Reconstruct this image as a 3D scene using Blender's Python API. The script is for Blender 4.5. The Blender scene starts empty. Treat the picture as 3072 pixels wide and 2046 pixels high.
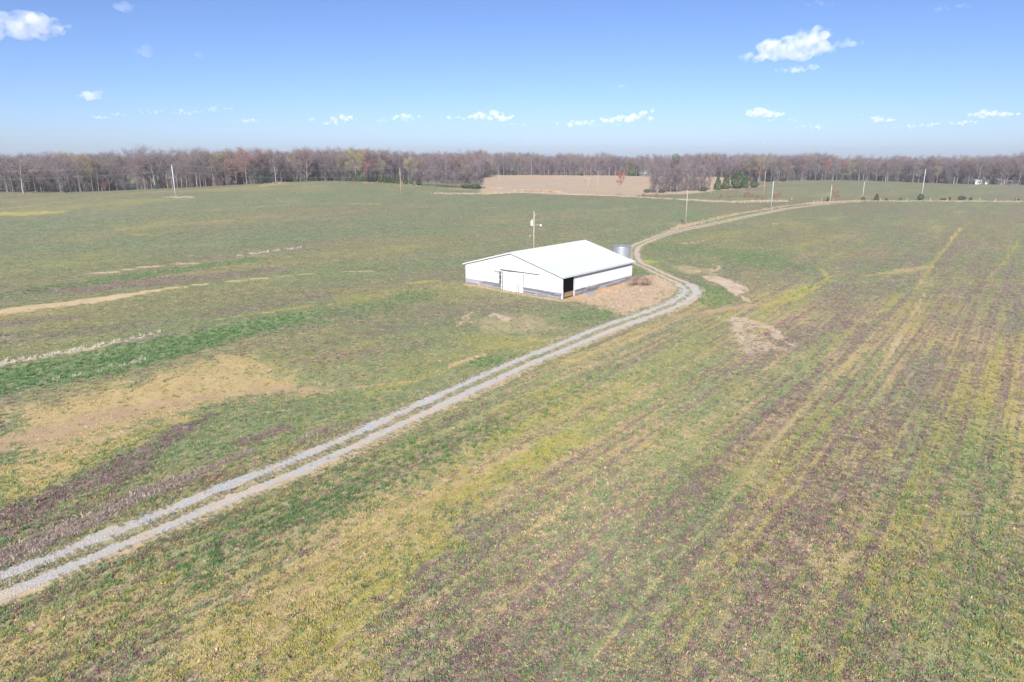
import bpy, bmesh, math, random
import numpy as np
from mathutils import Vector, Matrix

R = math.radians
rng = np.random.default_rng(7)
random.seed(7)
sc = bpy.context.scene
col = sc.collection

# ------------------------------------------------------------------ camera, sky, sun, exposure
FPX, CX, CY, YH = 2048.0, 1536.0, 1023.0, 462.0          # photograph pixel geometry (3072 x 2046, 24 mm lens)
HC = 22.68                                                # metres above the barn yard
PITCH = math.atan((CY - YH) / FPX)
cam_d = bpy.data.cameras.new('camera')
cam_d.sensor_width = 36.0
cam_d.lens = 24.0
cam_d.clip_start = 0.5
cam_d.clip_end = 60000.0
cam = bpy.data.objects.new('camera', cam_d)
cam.location = (0, 0, HC)
cam.rotation_euler = (math.pi / 2 - PITCH, 0, 0)
col.objects.link(cam)
sc.camera = cam

SUN_EL, SUN_AZ = 32.0, 188.0                              # azimuth clockwise from +Y (the view direction)
world = bpy.data.worlds.new('World')
sc.world = world
world.use_nodes = True
wn = world.node_tree
wn.nodes.clear()
w_out = wn.nodes.new('ShaderNodeOutputWorld')
w_bg = wn.nodes.new('ShaderNodeBackground')
w_sky = wn.nodes.new('ShaderNodeTexSky')
w_sky.sky_type = 'NISHITA'
w_sky.sun_disc = False
w_sky.sun_elevation = R(SUN_EL)
w_sky.sun_rotation = R(SUN_AZ)
w_sky.altitude = 250
w_sky.air_density = 0.70
w_sky.dust_density = 0.70
w_sky.ozone_density = 4.0
w_bg.inputs['Strength'].default_value = 0.0525
w_tint = wn.nodes.new('ShaderNodeVectorMath')           # the camera's cool white balance, the same over the whole sky
w_tint.operation = 'MULTIPLY'
w_tint.inputs[1].default_value = (1.0, 1.005, 1.17)
wn.links.new(w_sky.outputs[0], w_tint.inputs[0])
wn.links.new(w_tint.outputs[0], w_bg.inputs[0])
wn.links.new(w_bg.outputs[0], w_out.inputs[0])

sun_d = bpy.data.lights.new('sun', 'SUN')
sun_d.energy = 4.6
sun_d.angle = R(0.53)
sun_d.color = (1.0, 0.965, 0.915)
sun = bpy.data.objects.new('sun', sun_d)
to_sun = Vector((math.sin(R(SUN_AZ)) * math.cos(R(SUN_EL)), math.cos(R(SUN_AZ)) * math.cos(R(SUN_EL)), math.sin(R(SUN_EL))))
sun.rotation_euler = (-to_sun).to_track_quat('-Z', 'Y').to_euler()
sun.location = (0, -40, 60)
col.objects.link(sun)

sc.view_settings.view_transform = 'Standard'
sc.view_settings.look = 'None'
sc.view_settings.gamma = 1.0
sc.view_settings.use_curve_mapping = False
sc.view_settings.exposure = 1.25
sc.render.engine = 'CYCLES'
sc.cycles.use_denoising = True
sc.cycles.denoiser = 'OPENIMAGEDENOISE'
sc.cycles.denoising_input_passes = 'RGB_ALBEDO_NORMAL'
sc.cycles.denoising_prefilter = 'ACCURATE'
sc.cycles.max_bounces = 5
sc.cycles.diffuse_bounces = 2
sc.cycles.glossy_bounces = 2
sc.cycles.transmission_bounces = 2
sc.cycles.volume_bounces = 2
sc.cycles.transparent_max_bounces = 8
sc.cycles.volume_step_rate = 2.0
sc.cycles.volume_max_steps = 128
sc.cycles.use_adaptive_sampling = True
sc.cycles.adaptive_threshold = 0.015

# ------------------------------------------------------------------ photograph pixel -> place
def ray(px, py):
    a = (np.asarray(px, float) - CX) / FPX
    b = (CY - np.asarray(py, float)) / FPX
    return np.stack([a, math.cos(PITCH) + b * math.sin(PITCH), -math.sin(PITCH) + b * math.cos(PITCH)], -1)

def at_depth(px, py, Y):
    d = ray(px, py)
    return np.array([d[0] / d[1] * Y, Y, HC + d[2] / d[1] * Y])

# ------------------------------------------------------------------ terrain height
CTRL_PX = [  # (pixel x, pixel y, metres ahead): ground heights read from poles and tree heights
    (527, 590, 250), (250, 600, 235), (1203, 590, 285), (980, 540, 340), (820, 548, 335), (1120, 548, 338), (-150, 578, 330), (0, 577, 330), (170, 577, 338),
    (300, 577, 345), (400, 568, 350), (560, 564, 355), (760, 560, 362), (1792, 595, 305), (1700, 580, 335),
    (1450, 565, 348), (1300, 562, 345), (1455, 525, 655), (1700, 527, 665), (1900, 527, 675), (2130, 530, 650),
    (1960, 580, 385), (2080, 575, 405), (2150, 566, 420), (2220, 560, 430), (2130, 590, 330), (2056, 675, 209), (2314, 622, 262), (2440, 613, 297),
    (2587, 597, 368), (2300, 547, 540), (2500, 539, 600), (2600, 542, 600), (2765, 590, 319), (2765, 603, 300),
    (3072, 603, 300), (3300, 603, 290), (3072, 556, 500), (2900, 553, 534), (2700, 547, 575), (2400, 600, 330), (2660, 598, 312)]
CTRL_W = [(0, 0, -.6), (-40, 15, -.4), (40, 15, -.5), (0, 50, -.4), (-30, 33, 0), (-7.7, 60, 0), (27.6, 107.6, -.1), (40, 60, -.5), (80, 60, .2), (-40, 60, 0),
          (-80, 60, .6), (120, 0, 0), (-120, 0, 0.5), (0, -120, 0), (200, -80, 0), (-200, -80, 0), (8.1, 108.8, -.12), (-8.4, 122.7, 0), (5.6, 139.4, .25),
          (22.2, 125.5, .05), (24, 145, .2), (60, 110, 0), (100, 130, .7), (150, 200, 1.8), (60, 160, .4), (110, 230, 1.2), (-60, 120, 1.0), (-120, 130, 2.0), (-50, 180, 2.4),
          (-140, 210, 4.6), (0, 220, 1.6), (0, 180, .9), (-220, 250, 5.5), (-100, 420, 6), (-60, 480, 5), (20, 560, 2.5), (-260, 430, 4), (-500, 300, 4), (-420, 600, 5),
          (-1200, 600, 5), (1200, 500, 3), (0, 1200, 5), (1000, 1400, 5), (-1000, 1400, 5), (500, 900, 3), (400, 150, 1.5), (700, 0, 0), (-700, 0, 2), (0, -900, 0),
          (-2600, 0, 3), (2600, 0, 3), (0, 2600, 6), (0, -2600, 3), (1900, 1900, 6), (-1900, 1900, 6)]
_cp = [at_depth(*c) for c in CTRL_PX] + [np.array(c, float) for c in CTRL_W]
_cp = np.array(_cp)
def _phi(r2):
    return np.sqrt(r2 + 30.0 ** 2)
_A = _phi(((_cp[:, None, :2] - _cp[None, :, :2]) ** 2).sum(-1)) - 0.0
_n = len(_cp)
_M = np.zeros((_n + 1, _n + 1))
_M[:_n, :_n] = _A - np.eye(_n) * 4.0
_M[:_n, _n] = 1
_M[_n, :_n] = 1
_w = np.linalg.solve(_M, np.append(_cp[:, 2], 0))

def base_h(x, y):
    x = np.atleast_1d(np.asarray(x, float)); y = np.atleast_1d(np.asarray(y, float))
    out = np.full(x.shape, _w[_n])
    for i in range(_n):
        out += _w[i] * _phi((x - _cp[i, 0]) ** 2 + (y - _cp[i, 1]) ** 2)
    return out

def ground_pt(px, py):
    """place on the ground seen at a photograph pixel (first crossing)"""
    d = ray(px, py)
    t = np.exp(np.linspace(math.log(12), math.log(1800), 700))
    P = d[None] * t[:, None]
    g = HC + P[:, 2] - base_h(P[:, 0], P[:, 1])
    k = np.argmax(g < 0)
    if g[k] >= 0:
        k = len(t) - 1
    k = max(k, 1)
    a = g[k - 1] / (g[k - 1] - g[k] + 1e-9)
    tt = t[k - 1] + (t[k] - t[k - 1]) * np.clip(a, 0, 1)
    return d[:2] * tt

def gpoly(pts):
    return np.array([ground_pt(*p) for p in pts])

# ------------------------------------------------------------------ value noise
def _hash(ix, iy, s):
    h = (ix.astype(np.int64) * 374761393 + iy.astype(np.int64) * 668265263 + s * 1442695041) & 0x7fffffff
    h = ((h ^ (h >> 13)) * 1274126177) & 0x7fffffff
    return ((h ^ (h >> 16)) & 0xffff) / 65535.0

def vnoise(x, y, s=0):
    ix, iy = np.floor(x), np.floor(y)
    fx, fy = x - ix, y - iy
    fx, fy = fx * fx * (3 - 2 * fx), fy * fy * (3 - 2 * fy)
    a, b = _hash(ix, iy, s), _hash(ix + 1, iy, s)
    c, d = _hash(ix, iy + 1, s), _hash(ix + 1, iy + 1, s)
    return (a * (1 - fx) + b * fx) * (1 - fy) + (c * (1 - fx) + d * fx) * fy

def fbm(x, y, s=0, o=4):
    v, a, n = 0, 1.0, 0
    for i in range(o):
        v = v + a * vnoise(x * 2 ** i + 17.3 * i, y * 2 ** i - 9.1 * i, s + i); n += a; a *= .55
    return v / n

def sstep(a, b, x):
    t = np.clip((x - a) / (b - a), 0, 1)
    return t * t * (3 - 2 * t)

# ------------------------------------------------------------------ what grows where
def seg_dist(x, y, P, wd=None):
    best = np.full(x.shape, 1e9); ww = np.ones(x.shape)
    for i in range(len(P) - 1):
        a, b = P[i], P[i + 1]
        d = b - a; L2 = d @ d + 1e-9
        t = np.clip(((x - a[0]) * d[0] + (y - a[1]) * d[1]) / L2, 0, 1)
        dd = np.hypot(x - a[0] - t * d[0], y - a[1] - t * d[1])
        m = dd < best
        best = np.where(m, dd, best)
        if wd is not None:
            ww = np.where(m, wd[i] + (wd[i + 1] - wd[i]) * t, ww)
    return best, ww

def poly_sd(x, y, P):
    Q = np.vstack([P, P[:1]])
    d, _ = seg_dist(x, y, Q)
    ins = np.zeros(x.shape, bool)
    for i in range(len(P)):
        a, b = Q[i], Q[i + 1]
        c = (a[1] > y) != (b[1] > y)
        ins ^= c & (x < (b[0] - a[0]) * (y - a[1]) / (b[1] - a[1] + 1e-12) + a[0])
    return np.where(ins, d, -d)

SHAPES = []
def region(layer, pts, s, soft, thr=.30):
    SHAPES.append(('r', layer, gpoly(pts), s, soft, thr))
def line(layer, pts, w, s, soft=.6):
    w = [w] * len(pts) if np.isscalar(w) else w
    SHAPES.append(('l', layer, gpoly(pts), s, soft, np.array(w, float)))

# left foreground hollow
region('straw', [(-60, 1225), (250, 1160), (500, 1100), (640, 1056), (740, 1048), (840, 1080), (900, 1130), (980, 1158), (880, 1188), (700, 1205), (560, 1262), (480, 1312), (400, 1372), (250, 1440), (100, 1522), (-60, 1590)], .9, 6.0)
region('yellow', [(-60, 1400), (200, 1345), (420, 1275), (560, 1235), (600, 1252), (480, 1312), (300, 1405), (100, 1512), (-60, 1580)], .75, 1.6)
region('yellow', [(230, 1215), (420, 1160), (560, 1130), (560, 1145), (400, 1190), (260, 1230)], .7, 1.0)
region('rust', [(-60, 1300), (200, 1243), (330, 1213), (480, 1190), (640, 1160), (820, 1150), (1010, 1155), (1010, 1163), (820, 1166), (600, 1184), (480, 1213), (330, 1262), (180, 1302), (80, 1332), (-60, 1368)], .8, 2.0)
region('lush', [(-60, 1120), (250, 1067), (480, 1022), (700, 977), (900, 947), (1000, 942), (850, 980), (680, 1030), (480, 1088), (300, 1133), (100, 1163), (-60, 1200)], 1.0, 1.3)
line('pale', [(-60, 1113), (0, 1103), (150, 1076), (300, 1048), (440, 1016), (480, 1006)], [.7, .7, .7, .65, .5, .3], .62)
line('pale', [(60, 1165), (200, 1133), (420, 1085), (520, 1060)], [.5, .8, .7, .4], .28)
line('purple', [(-60, 1620), (60, 1540), (200, 1480), (330, 1420), (420, 1370), (560, 1280), (640, 1240)], [2.0, 1.8, 2.0, 2.2, 2.0, 1.4, .8], .9)
line('purple', [(330, 1450), (430, 1390)], 1.4, .9)
line('purple', [(740, 1325), (850, 1283)], 1.1, .9)
line('purple', [(950, 1310), (1130, 1250)], .8, .5)
line('brush', [(-60, 1700), (100, 1640), (280, 1560), (400, 1500), (560, 1440), (760, 1350)], [1.4, 1.3, 1.1, .9, .6, .3], .9)
line('brush', [(880, 1330), (1000, 1275)], .3, .6)
# terraces across the left field
line('soil', [(-60, 950), (0, 940), (200, 915), (330, 898), (480, 874), (600, 858), (680, 851)], [2.6, 2.4, 2.0, 1.6, .8, .5, .4], .95)
line('soil', [(680, 851), (760, 842), (850, 832), (960, 822), (1120, 816)], [.75, .7, .7, .6, .4], .62)
line('soil', [(1160, 818), (1230, 816)], .3, .5)
line('soil', [(215, 830), (330, 820), (420, 806), (520, 796), (620, 787)], [.5, .8, .85, .75, .6], .62)
line('pale', [(700, 772), (800, 758), (900, 745)], [.5, .8, .5], .45)
line('purple', [(640, 782), (900, 742), (1100, 710), (1290, 678), (1420, 655)], [.8, .8, .8, .8, .6], .8)
line('lush', [(0, 885), (300, 845), (600, 800), (760, 778)], 3.0, .55, .9)
line('purple', [(0, 880), (200, 872), (420, 850), (640, 830), (860, 805)], [2, 4, 5, 4, 2], .8, .9)
line('purple', [(0, 975), (120, 960), (260, 950)], [3, 2, .6], .75, .8)
line('purple', [(0, 1020), (250, 995), (520, 965)], [5, 4, 2], .55, .9)
line('purple', [(620, 945), (860, 905), (960, 890)], 3.0, .6, .9)
line('purple', [(440, 800), (640, 775)], 3.0, .6, .9)
line('purple', [(700, 690), (1000, 665), (1080, 650)], [6, 8, 5], .45, .9)
line('purple', [(150, 655), (420, 645), (620, 628)], [5, 6, 4], .5, .9)
line('yellow', [(0, 642), (100, 640), (180, 636)], [6, 6, 3], .8, .8)
line('yellow', [(400, 703), (470, 706)], 2.5, .6, .8)
line('yellow', [(760, 622), (900, 614), (1010, 609), (1140, 612)], [1.5, 2.5, 3.0, 2.0], .75, .8)
line('yellow', [(640, 965), (760, 945), (900, 922), (930, 918)], [.8, .9, 1.6, 1.0], .75, .8)
line('soil', [(620, 968), (720, 950), (820, 938)], .22, .6)
line('soil', [(1180, 845), (1290, 825), (1380, 812)], .6, .3, .8)
line('yellow', [(1230, 847), (1310, 843)], 1.4, .8, .8)
line('lush', [(860, 980), (1100, 930), (1250, 880)], 4, .35, .9)
line('lush', [(300, 668), (700, 635), (1100, 602)], 4, .5, .9)
line('straw', [(960, 660), (1060, 650)], 5, .35, .9)
line('straw', [(1690, 650), (1900, 640)], 5, .4, .9)
line('lush', [(1900, 610), (2100, 640), (2050, 650)], 7, .5, .9)
line('purple', [(1730, 612), (1900, 622), (2080, 628)], 3, .5, .9)
line('purple', [(1560, 605), (1680, 608)], 3, .4, .9)
# yard round the barn
region('dry', [(1700, 902), (1752, 884), (1840, 862), (1890, 838), (1960, 822), (2028, 846), (2040, 868), (2020, 890), (1985, 915), (1925, 932), (1890, 948), (1850, 938), (1790, 922), (1735, 908)], .82, 2.4)
region('orange', [(1690, 902), (1725, 880), (1800, 868), (1893, 838), (1893, 846), (1830, 876), (1770, 898), (1720, 906)], .75, 1.0)
line('orange', [(1400, 851), (1500, 872), (1580, 886), (1690, 903)], .3, .5)
line('dry', [(1400, 853), (1510, 873), (1690, 904)], .9, .55)
region('lush', [(1690, 925), (1840, 930), (1880, 950), (1800, 975), (1680, 960)], .35, 2.5)
region('lush', [(1800, 900), (1860, 905), (1850, 925), (1810, 915)], .5, 2)
region('lush', [(1950, 880), (2010, 870), (2005, 895), (1960, 910)], .5, 2)
region('brush', [(1850, 870), (1960, 850), (1980, 880), (1880, 905)], .45, 2)
region('yellow', [(1800, 880), (1880, 858), (1900, 866), (1860, 885), (1820, 890)], .6, 1.0)
region('lush', [(1905, 800), (1950, 830), (1890, 830)], .55, 1.0)
region('lime', [(1905, 775), (1975, 782), (1970, 792), (1912, 786)], .9, 1.2)
region('soil', [(1380, 960), (1520, 930), (1680, 955), (1690, 985), (1600, 1022), (1500, 1005), (1420, 1000)], .40, 3, .20)
line('pink', [(1480, 945), (1520, 958)], 1.0, .95)
line('soil', [(1385, 955), (1415, 938)], .3, .9)
line('soil', [(1370, 978), (1410, 950)], .3, .8)
line('soil', [(1590, 1020), (1640, 1020), (1690, 1010)], .6, .5)
region('yellow', [(1400, 985), (1640, 1000), (1740, 1030), (1600, 1075), (1400, 1060), (1330, 1020)], .55, 3)
line('orange', [(1340, 1100), (1400, 1080), (1470, 1060)], [.15, .35, .15], .95)
line('soil', [(1345, 1103), (1400, 1083), (1440, 1069)], .2, .9)
line('orange', [(960, 1158), (1080, 1150), (1180, 1150), (1260, 1140)], [.4, .6, .5, .25], .38)
line('yellow', [(1100, 1175), (1240, 1140), (1380, 1090)], 1.6, .6, .8)
line('soil', [(1700, 1040), (1760, 1020), (1850, 985), (1900, 960)], [.3, .8, .7, .4], .9)
line('soil', [(1640, 1035), (1700, 1033)], .35, .7)
line('lush', [(1440, 1090), (1560, 1075), (1640, 1065)], 1.6, .55, .8)
line('dry', [(1910, 745), (1960, 712), (2050, 680), (2200, 645), (2350, 622)], .9, .45, .8)
# gully and washouts right of the bend
region('pink', [(2105, 826), (2150, 828), (2200, 845), (2245, 862), (2252, 875), (2235, 890), (2262, 905), (2245, 908), (2200, 885), (2165, 855), (2120, 842)], 1.0, .5)
line('rust', [(2000, 950), (2100, 940), (2160, 930), (2230, 920), (2300, 910)], [.5, .8, .9, .7, .3], 1.0)
line('pink', [(2130, 952), (2240, 955)], .7, .6)
region('pink', [(2175, 955), (2255, 955), (2330, 980), (2395, 1030), (2380, 1055), (2320, 1060), (2235, 1065), (2190, 1020)], .42, 1.2, .25)
region('pink', [(2290, 985), (2340, 985), (2390, 1040), (2360, 1045), (2320, 1010)], .66, .8, .38)
region('pink', [(2190, 965), (2240, 970), (2255, 1020), (2225, 1045), (2200, 1020)], .66, .8, .38)
line('soil', [(2140, 795), (2160, 800), (2150, 812), (2090, 815)], .4, .8)
region('lush', [(2100, 845), (2200, 870), (2235, 905), (2140, 925), (2080, 905)], .5, 1.5)
region('yellow', [(2120, 870), (2215, 890), (2220, 912), (2120, 925), (2080, 910)], .6, 1.5)
region('soil', [(1985, 790), (2120, 800), (2190, 815), (2150, 835), (2040, 820)], .42, 2, .20)
line('yellow', [(2290, 918), (2360, 900), (2430, 868), (2490, 838), (2460, 805)], [1.4, 1.9, 1.6, .8, .4], .95, .8)
line('yellow', [(2490, 834), (2620, 830), (2800, 834), (2950, 842), (3100, 845)], [.4, .5, 1.4, 1.2, .8], .75, .8)
line('straw', [(2600, 828), (2700, 815), (2780, 800)], [1, 3, 2], .7, .8)
line('soil', [(2630, 832), (2740, 831)], .3, .6)
line('purple', [(2520, 790), (2680, 780), (2820, 770)], 4, .5, .9)
line('purple', [(2470, 850), (2560, 870), (2520, 920)], 4, .6, .9)
region('yellow', [(2000, 975), (2160, 975), (2280, 1060), (2000, 1120), (1860, 1110)], .5, 4)
line('lush', [(1990, 740), (2200, 760), (2350, 800)], 8, .5, .9)
line('soil', [(2028, 728), (2060, 730), (2110, 722)], [.1, .5, .2], .8)
line('yellow', [(2110, 722), (2180, 700), (2240, 690)], 2.5, .5, .9)
line('soil', [(2320, 672), (2336, 670)], .8, .9)
line('lime', [(2370, 890), (2480, 842)], 1.0, .5, .8)
# wheel marks along the rows
line('straw', [(1690, 2100), (1730, 2046), (1900, 1830), (2010, 1700), (2130, 1570), (2300, 1350), (2440, 1180), (2508, 1098)], [.13, .14, .14, .15, .16, .17, .18, .18], .75)
line('yellow', [(2030, 1960), (2100, 1850), (2300, 1560), (2420, 1410), (2520, 1280), (2600, 1170), (2660, 1080)], .17, .75)
line('straw', [(2660, 1080), (2690, 1030), (2710, 990), (2740, 940), (2775, 880)], [.2, .3, .25, .22, .2], .8)
line('soil', [(2675, 1060), (2690, 1030), (2700, 1010)], .25, 1.0)
line('yellow', [(2420, 1760), (2560, 1500), (2640, 1380), (2760, 1200), (2860, 1060)], .2, .5)
line('straw', [(2600, 970), (2640, 930)], .25, .7)
line('yellow', [(2740, 880), (2800, 790), (2840, 740), (2885, 680)], [.3, .5, .5, .4], .8)
line('straw', [(2850, 720), (2885, 680)], .35, .8)
line('straw', [(2690, 728), (2740, 675)], .25, .5)
line('straw', [(2530, 725), (2620, 695)], .25, .5)
line('yellow', [(2960, 840), (3010, 790), (3060, 720)], .5, .7)
region('purple', [(2950, 1390), (3120, 1380), (3120, 1800), (2950, 1780)], .55, 2.5)
line('purple', [(2915, 1850), (2925, 1600), (2935, 1500)], .3, .6)
region('straw', [(1780, 1480), (1900, 1450), (1990, 1560), (1980, 1700), (1850, 1800), (1750, 1700)], .45, 3.5)  # bright spot opposite the sun, put into the ground colour as straw
region('yellow', [(300, 2100), (700, 1750), (1150, 1480), (1500, 1330), (1850, 1230), (1800, 1320), (1400, 1600), (1250, 1850), (1100, 2100)], .95, 3.5)
region('lush', [(500, 1700), (900, 1480), (1400, 1270), (1800, 1110), (1900, 1120), (1500, 1320), (1000, 1560), (620, 1780)], .16, 3.5)
# far fields
region('stubble', [(1440, 583), (1452, 525), (1700, 525), (1900, 527), (2200, 531), (2190, 562), (2080, 580), (1930, 584), (1900, 588), (1700, 585), (1560, 578)], 1.0, 3)
for pts in ([(1500, 546), (1600, 541)], [(1640, 553), (1720, 550)], [(1560, 533), (1620, 531)], [(1730, 561), (1800, 558)], [(1750, 541), (1830, 535)], [(1820, 566), (1900, 562)], [(1460, 536), (1520, 534)], [(1880, 550), (1950, 546)]):
    line('rust', pts, 3.0, .55, .9)
region('purple', [(2160, 570), (2300, 560), (2480, 545), (2600, 542), (2480, 552), (2300, 568), (2200, 576)], .8, 5)
region('rust', [(2150, 566), (2270, 556), (2330, 552), (2270, 563), (2170, 572)], .7, 4)
line('pale', [(1300, 581), (1450, 582), (1600, 577), (1790, 586), (1900, 591), (2060, 600), (2200, 606), (2350, 604)], 1.0, .8)
line('dry', [(1570, 575), (1640, 575)], 3.0, .9)
line('dry', [(2060, 600), (2200, 605), (2330, 603)], 2.0, .9)
line('dry', [(2430, 614), (2560, 606), (2700, 604), (2850, 605), (3100, 606)], .8, .7)
line('pale', [(480, 592), (560, 591), (600, 592)], [.5, 1.6, .5], .7)
line('straw', [(780, 558), (860, 548), (980, 542), (1100, 548), (1250, 560), (1400, 568)], 1.6, .8)

LAYERS = ['green', 'purple', 'yellow', 'straw', 'lush', 'soil', 'rust', 'pink', 'orange', 'dry', 'lime', 'stubble', 'pale', 'brush']
EXTRA = ['rows', 'dull']
ROW_A, ROW_B = R(37.5), R(54)
LANE_PX = [(-330, 1900), (-150, 1827), (0, 1765), (330, 1630), (660, 1493), (1000, 1351), (1290, 1217), (1560, 1094), (1750, 1015), (1860, 972), (1950, 942),
           (2020, 915), (2060, 892), (2072, 872), (2052, 852), (2020, 838), (1985, 823), (1945, 803), (1912, 788), (1899, 770), (1899, 750),
           (1918, 733), (1995, 703), (2070, 685), (2150, 669), (2230, 652), (2310, 636), (2370, 625), (2420, 619), (2465, 614), (2500, 612)]
LANE = gpoly(LANE_PX)
LANE_SIDE = gpoly([(-300, 1890), (0, 1765), (660, 1493), (1290, 1217), (1860, 972), (2020, 915), (2060, 892), (2300, 760), (3072, 600)])

def masks(x, y):
    x = np.asarray(x, float); y = np.asarray(y, float)
    M = {k: np.zeros(x.shape) for k in LAYERS + EXTRA}
    # rows of the drilled crop
    sA = x * math.cos(ROW_A) - y * math.sin(ROW_A); tA = x * math.sin(ROW_A) + y * math.cos(ROW_A)
    sB = x * math.cos(ROW_B) - y * math.sin(ROW_B); tB = x * math.sin(ROW_B) + y * math.cos(ROW_B)
    right = sstep(-3, 3, sA + 44.5)
    zone = .55 + .45 * right * (1 - sstep(85, 150, tA))
    band = right * vnoise(sA * .85, tA * .035, 3) + (1 - right) * vnoise(sB * .5, tB * .03, 5)
    big = right * fbm(sA * .06, tA * .02, 11) + (1 - right) * fbm(sB * .05, tB * .012, 12)
    mid = fbm(x * .22, y * .22, 21)
    far = sstep(60, 200, np.hypot(x, y))
    gB = (1 - right) * fbm(sB * .07, tB * .012, 32) + right * fbm(sA * .11, tA * .035, 31)
    M['green'] = np.clip(.5 + 1.8 * (gB - .5) + .5 * (mid - .5), 0, 1)
    pr = .8 * (big - .5) + .32 * (band - .5) + .6 * (mid - .5) + .10 * right + .14 * right * sstep(8, 40, sA + 46.5)
    pr += .75 * right * (vnoise(sA * 1.61, tA * .016, 6) - .5)
    M['purple'] = np.clip(.42 + pr - .06 * (1 - right), 0, 1) * (.85 - .25 * far)
    M['yellow'] = np.clip(.42 + 1.3 * (fbm(sA * .09, tA * .04, 41) - .5) + .5 * (vnoise(sA * .7, tA * .05, 43) - .5) * right, 0, 1) * zone
    M['straw'] = np.clip(.42 + .9 * (fbm(sA * .16, tA * .06, 51) - .5) + .6 * right * (vnoise(sA * 1.2, tA * .05, 53) - .5), 0, 1) * zone
    M['rows'] = right * (1 - sstep(120, 260, tA))
    M['dull'] = (1 - right * (1 - .75 * sstep(80, 170, tA))) * (.3 + .7 * sstep(50, 125, np.hypot(x, y)))
    lb = (1 - right) * fbm(sB * .11, tB * .010, 14) + right * fbm(sA * .05, tA * .05, 15)
    M['thin'] = np.zeros(x.shape)
    M['purple'] *= 1 + (1 - right) * 1.3 * (lb - .5)
    M['yellow'] = np.clip(M['yellow'] + (1 - right) * .55 * (fbm(sB * .06 + 7, tB * .014, 45) - .5), 0, 1)
    for S in SHAPES:
        kind, layer, P, s, soft = S[:5]
        pad = 8 + (S[5].max() if kind == 'l' else soft)
        thr = S[5] if kind == 'r' else .30
        lo, hi = P.min(0) - pad, P.max(0) + pad
        idx = np.nonzero((x > lo[0]) & (x < hi[0]) & (y > lo[1]) & (y < hi[1]))[0]
        if not len(idx):
            continue
        xx, yy = x[idx], y[idx]
        wob = (fbm(xx * .6, yy * .6, 61) - .5)
        if kind == 'r':
            d = poly_sd(xx, yy, P) + wob * soft * 1.6
            v = s * sstep(-soft * .5, soft, d)
        else:
            d, w = seg_dist(xx, yy, P, S[5])
            d = np.maximum(d + wob * w * 1.1, 0)
            v = s * (1 - sstep(1 - soft, 1.0 + .3 * soft, d / w))
        if layer == 'pink' or (layer == 'soil' and kind == 'r'):
            v = v * sstep(thr, thr + .2 if thr < .4 else thr + .06, fbm(xx * .9, yy * .5, 65, 4))
        M[layer][idx] = np.maximum(M[layer][idx], v)
        if kind == 'l' and S[5].max() < .6 and layer in ('straw', 'yellow'):
            M['thin'][idx] = np.maximum(M['thin'][idx], v)
        if layer in ('lush', 'yellow', 'straw', 'lime') and s > .5:
            M['purple'][idx] *= 1 - .75 * v
        if layer in ('purple',):
            M['yellow'][idx] *= 1 - .6 * v
            M['straw'][idx] *= 1 - .6 * v
        if layer == 'lush':
            M['yellow'][idx] *= 1 - .8 * v
            M['straw'][idx] *= 1 - .8 * v
    dl, _ = seg_dist(x, y, LANE)
    M['lane'] = dl
    bare = 1 - sstep(1.5, 2.3, dl + (fbm(x * .8, y * .8, 71) - .5) * 1.4)
    M['soil'] = np.maximum(M['soil'], bare * .34)
    return M

BARN_O = np.array([8.143, 108.791]); BU = np.array([math.cos(-.701), math.sin(-.701)]); BV = np.array([-BU[1], BU[0]])
BW, BL, BE, BR = 21.634, 21.829, 3.66, 6.546

TERR = [(gpoly([(-60, 1108), (150, 1080), (300, 1052), (480, 1010), (700, 970), (950, 940)]), 2.6, .38),
        (gpoly([(-60, 945), (200, 912), (480, 872), (760, 840), (1120, 815)]), 3.0, .30),
        (gpoly([(0, 848), (420, 803), (800, 756), (1100, 708), (1400, 658)]), 3.0, .30),
        (gpoly([(2480, 842), (2650, 836), (2850, 842), (3100, 850)]), 2.6, .25)]
GULL = [(gpoly([(-60, 1330), (330, 1237), (640, 1172), (1000, 1158)]), 5.0, -.45)]
def height(x, y):
    x = np.atleast_1d(np.asarray(x, float)); y = np.atleast_1d(np.asarray(y, float))
    z = base_h(x, y)
    for P, w, h in TERR + GULL:
        d, _ = seg_dist(x, y, P)
        z += h * np.exp(-(d / w) ** 2)
    r = np.hypot(x, y)
    z += .22 * (fbm(x * .045, y * .045, 81, 3) - .5) * np.minimum(1, 1)
    dl, _ = seg_dist(x, y, LANE)
    z += -.05 * np.exp(-(dl / 1.8) ** 2)
    return z
def gz(x, y):
    return float(height(x, y)[0])

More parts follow.
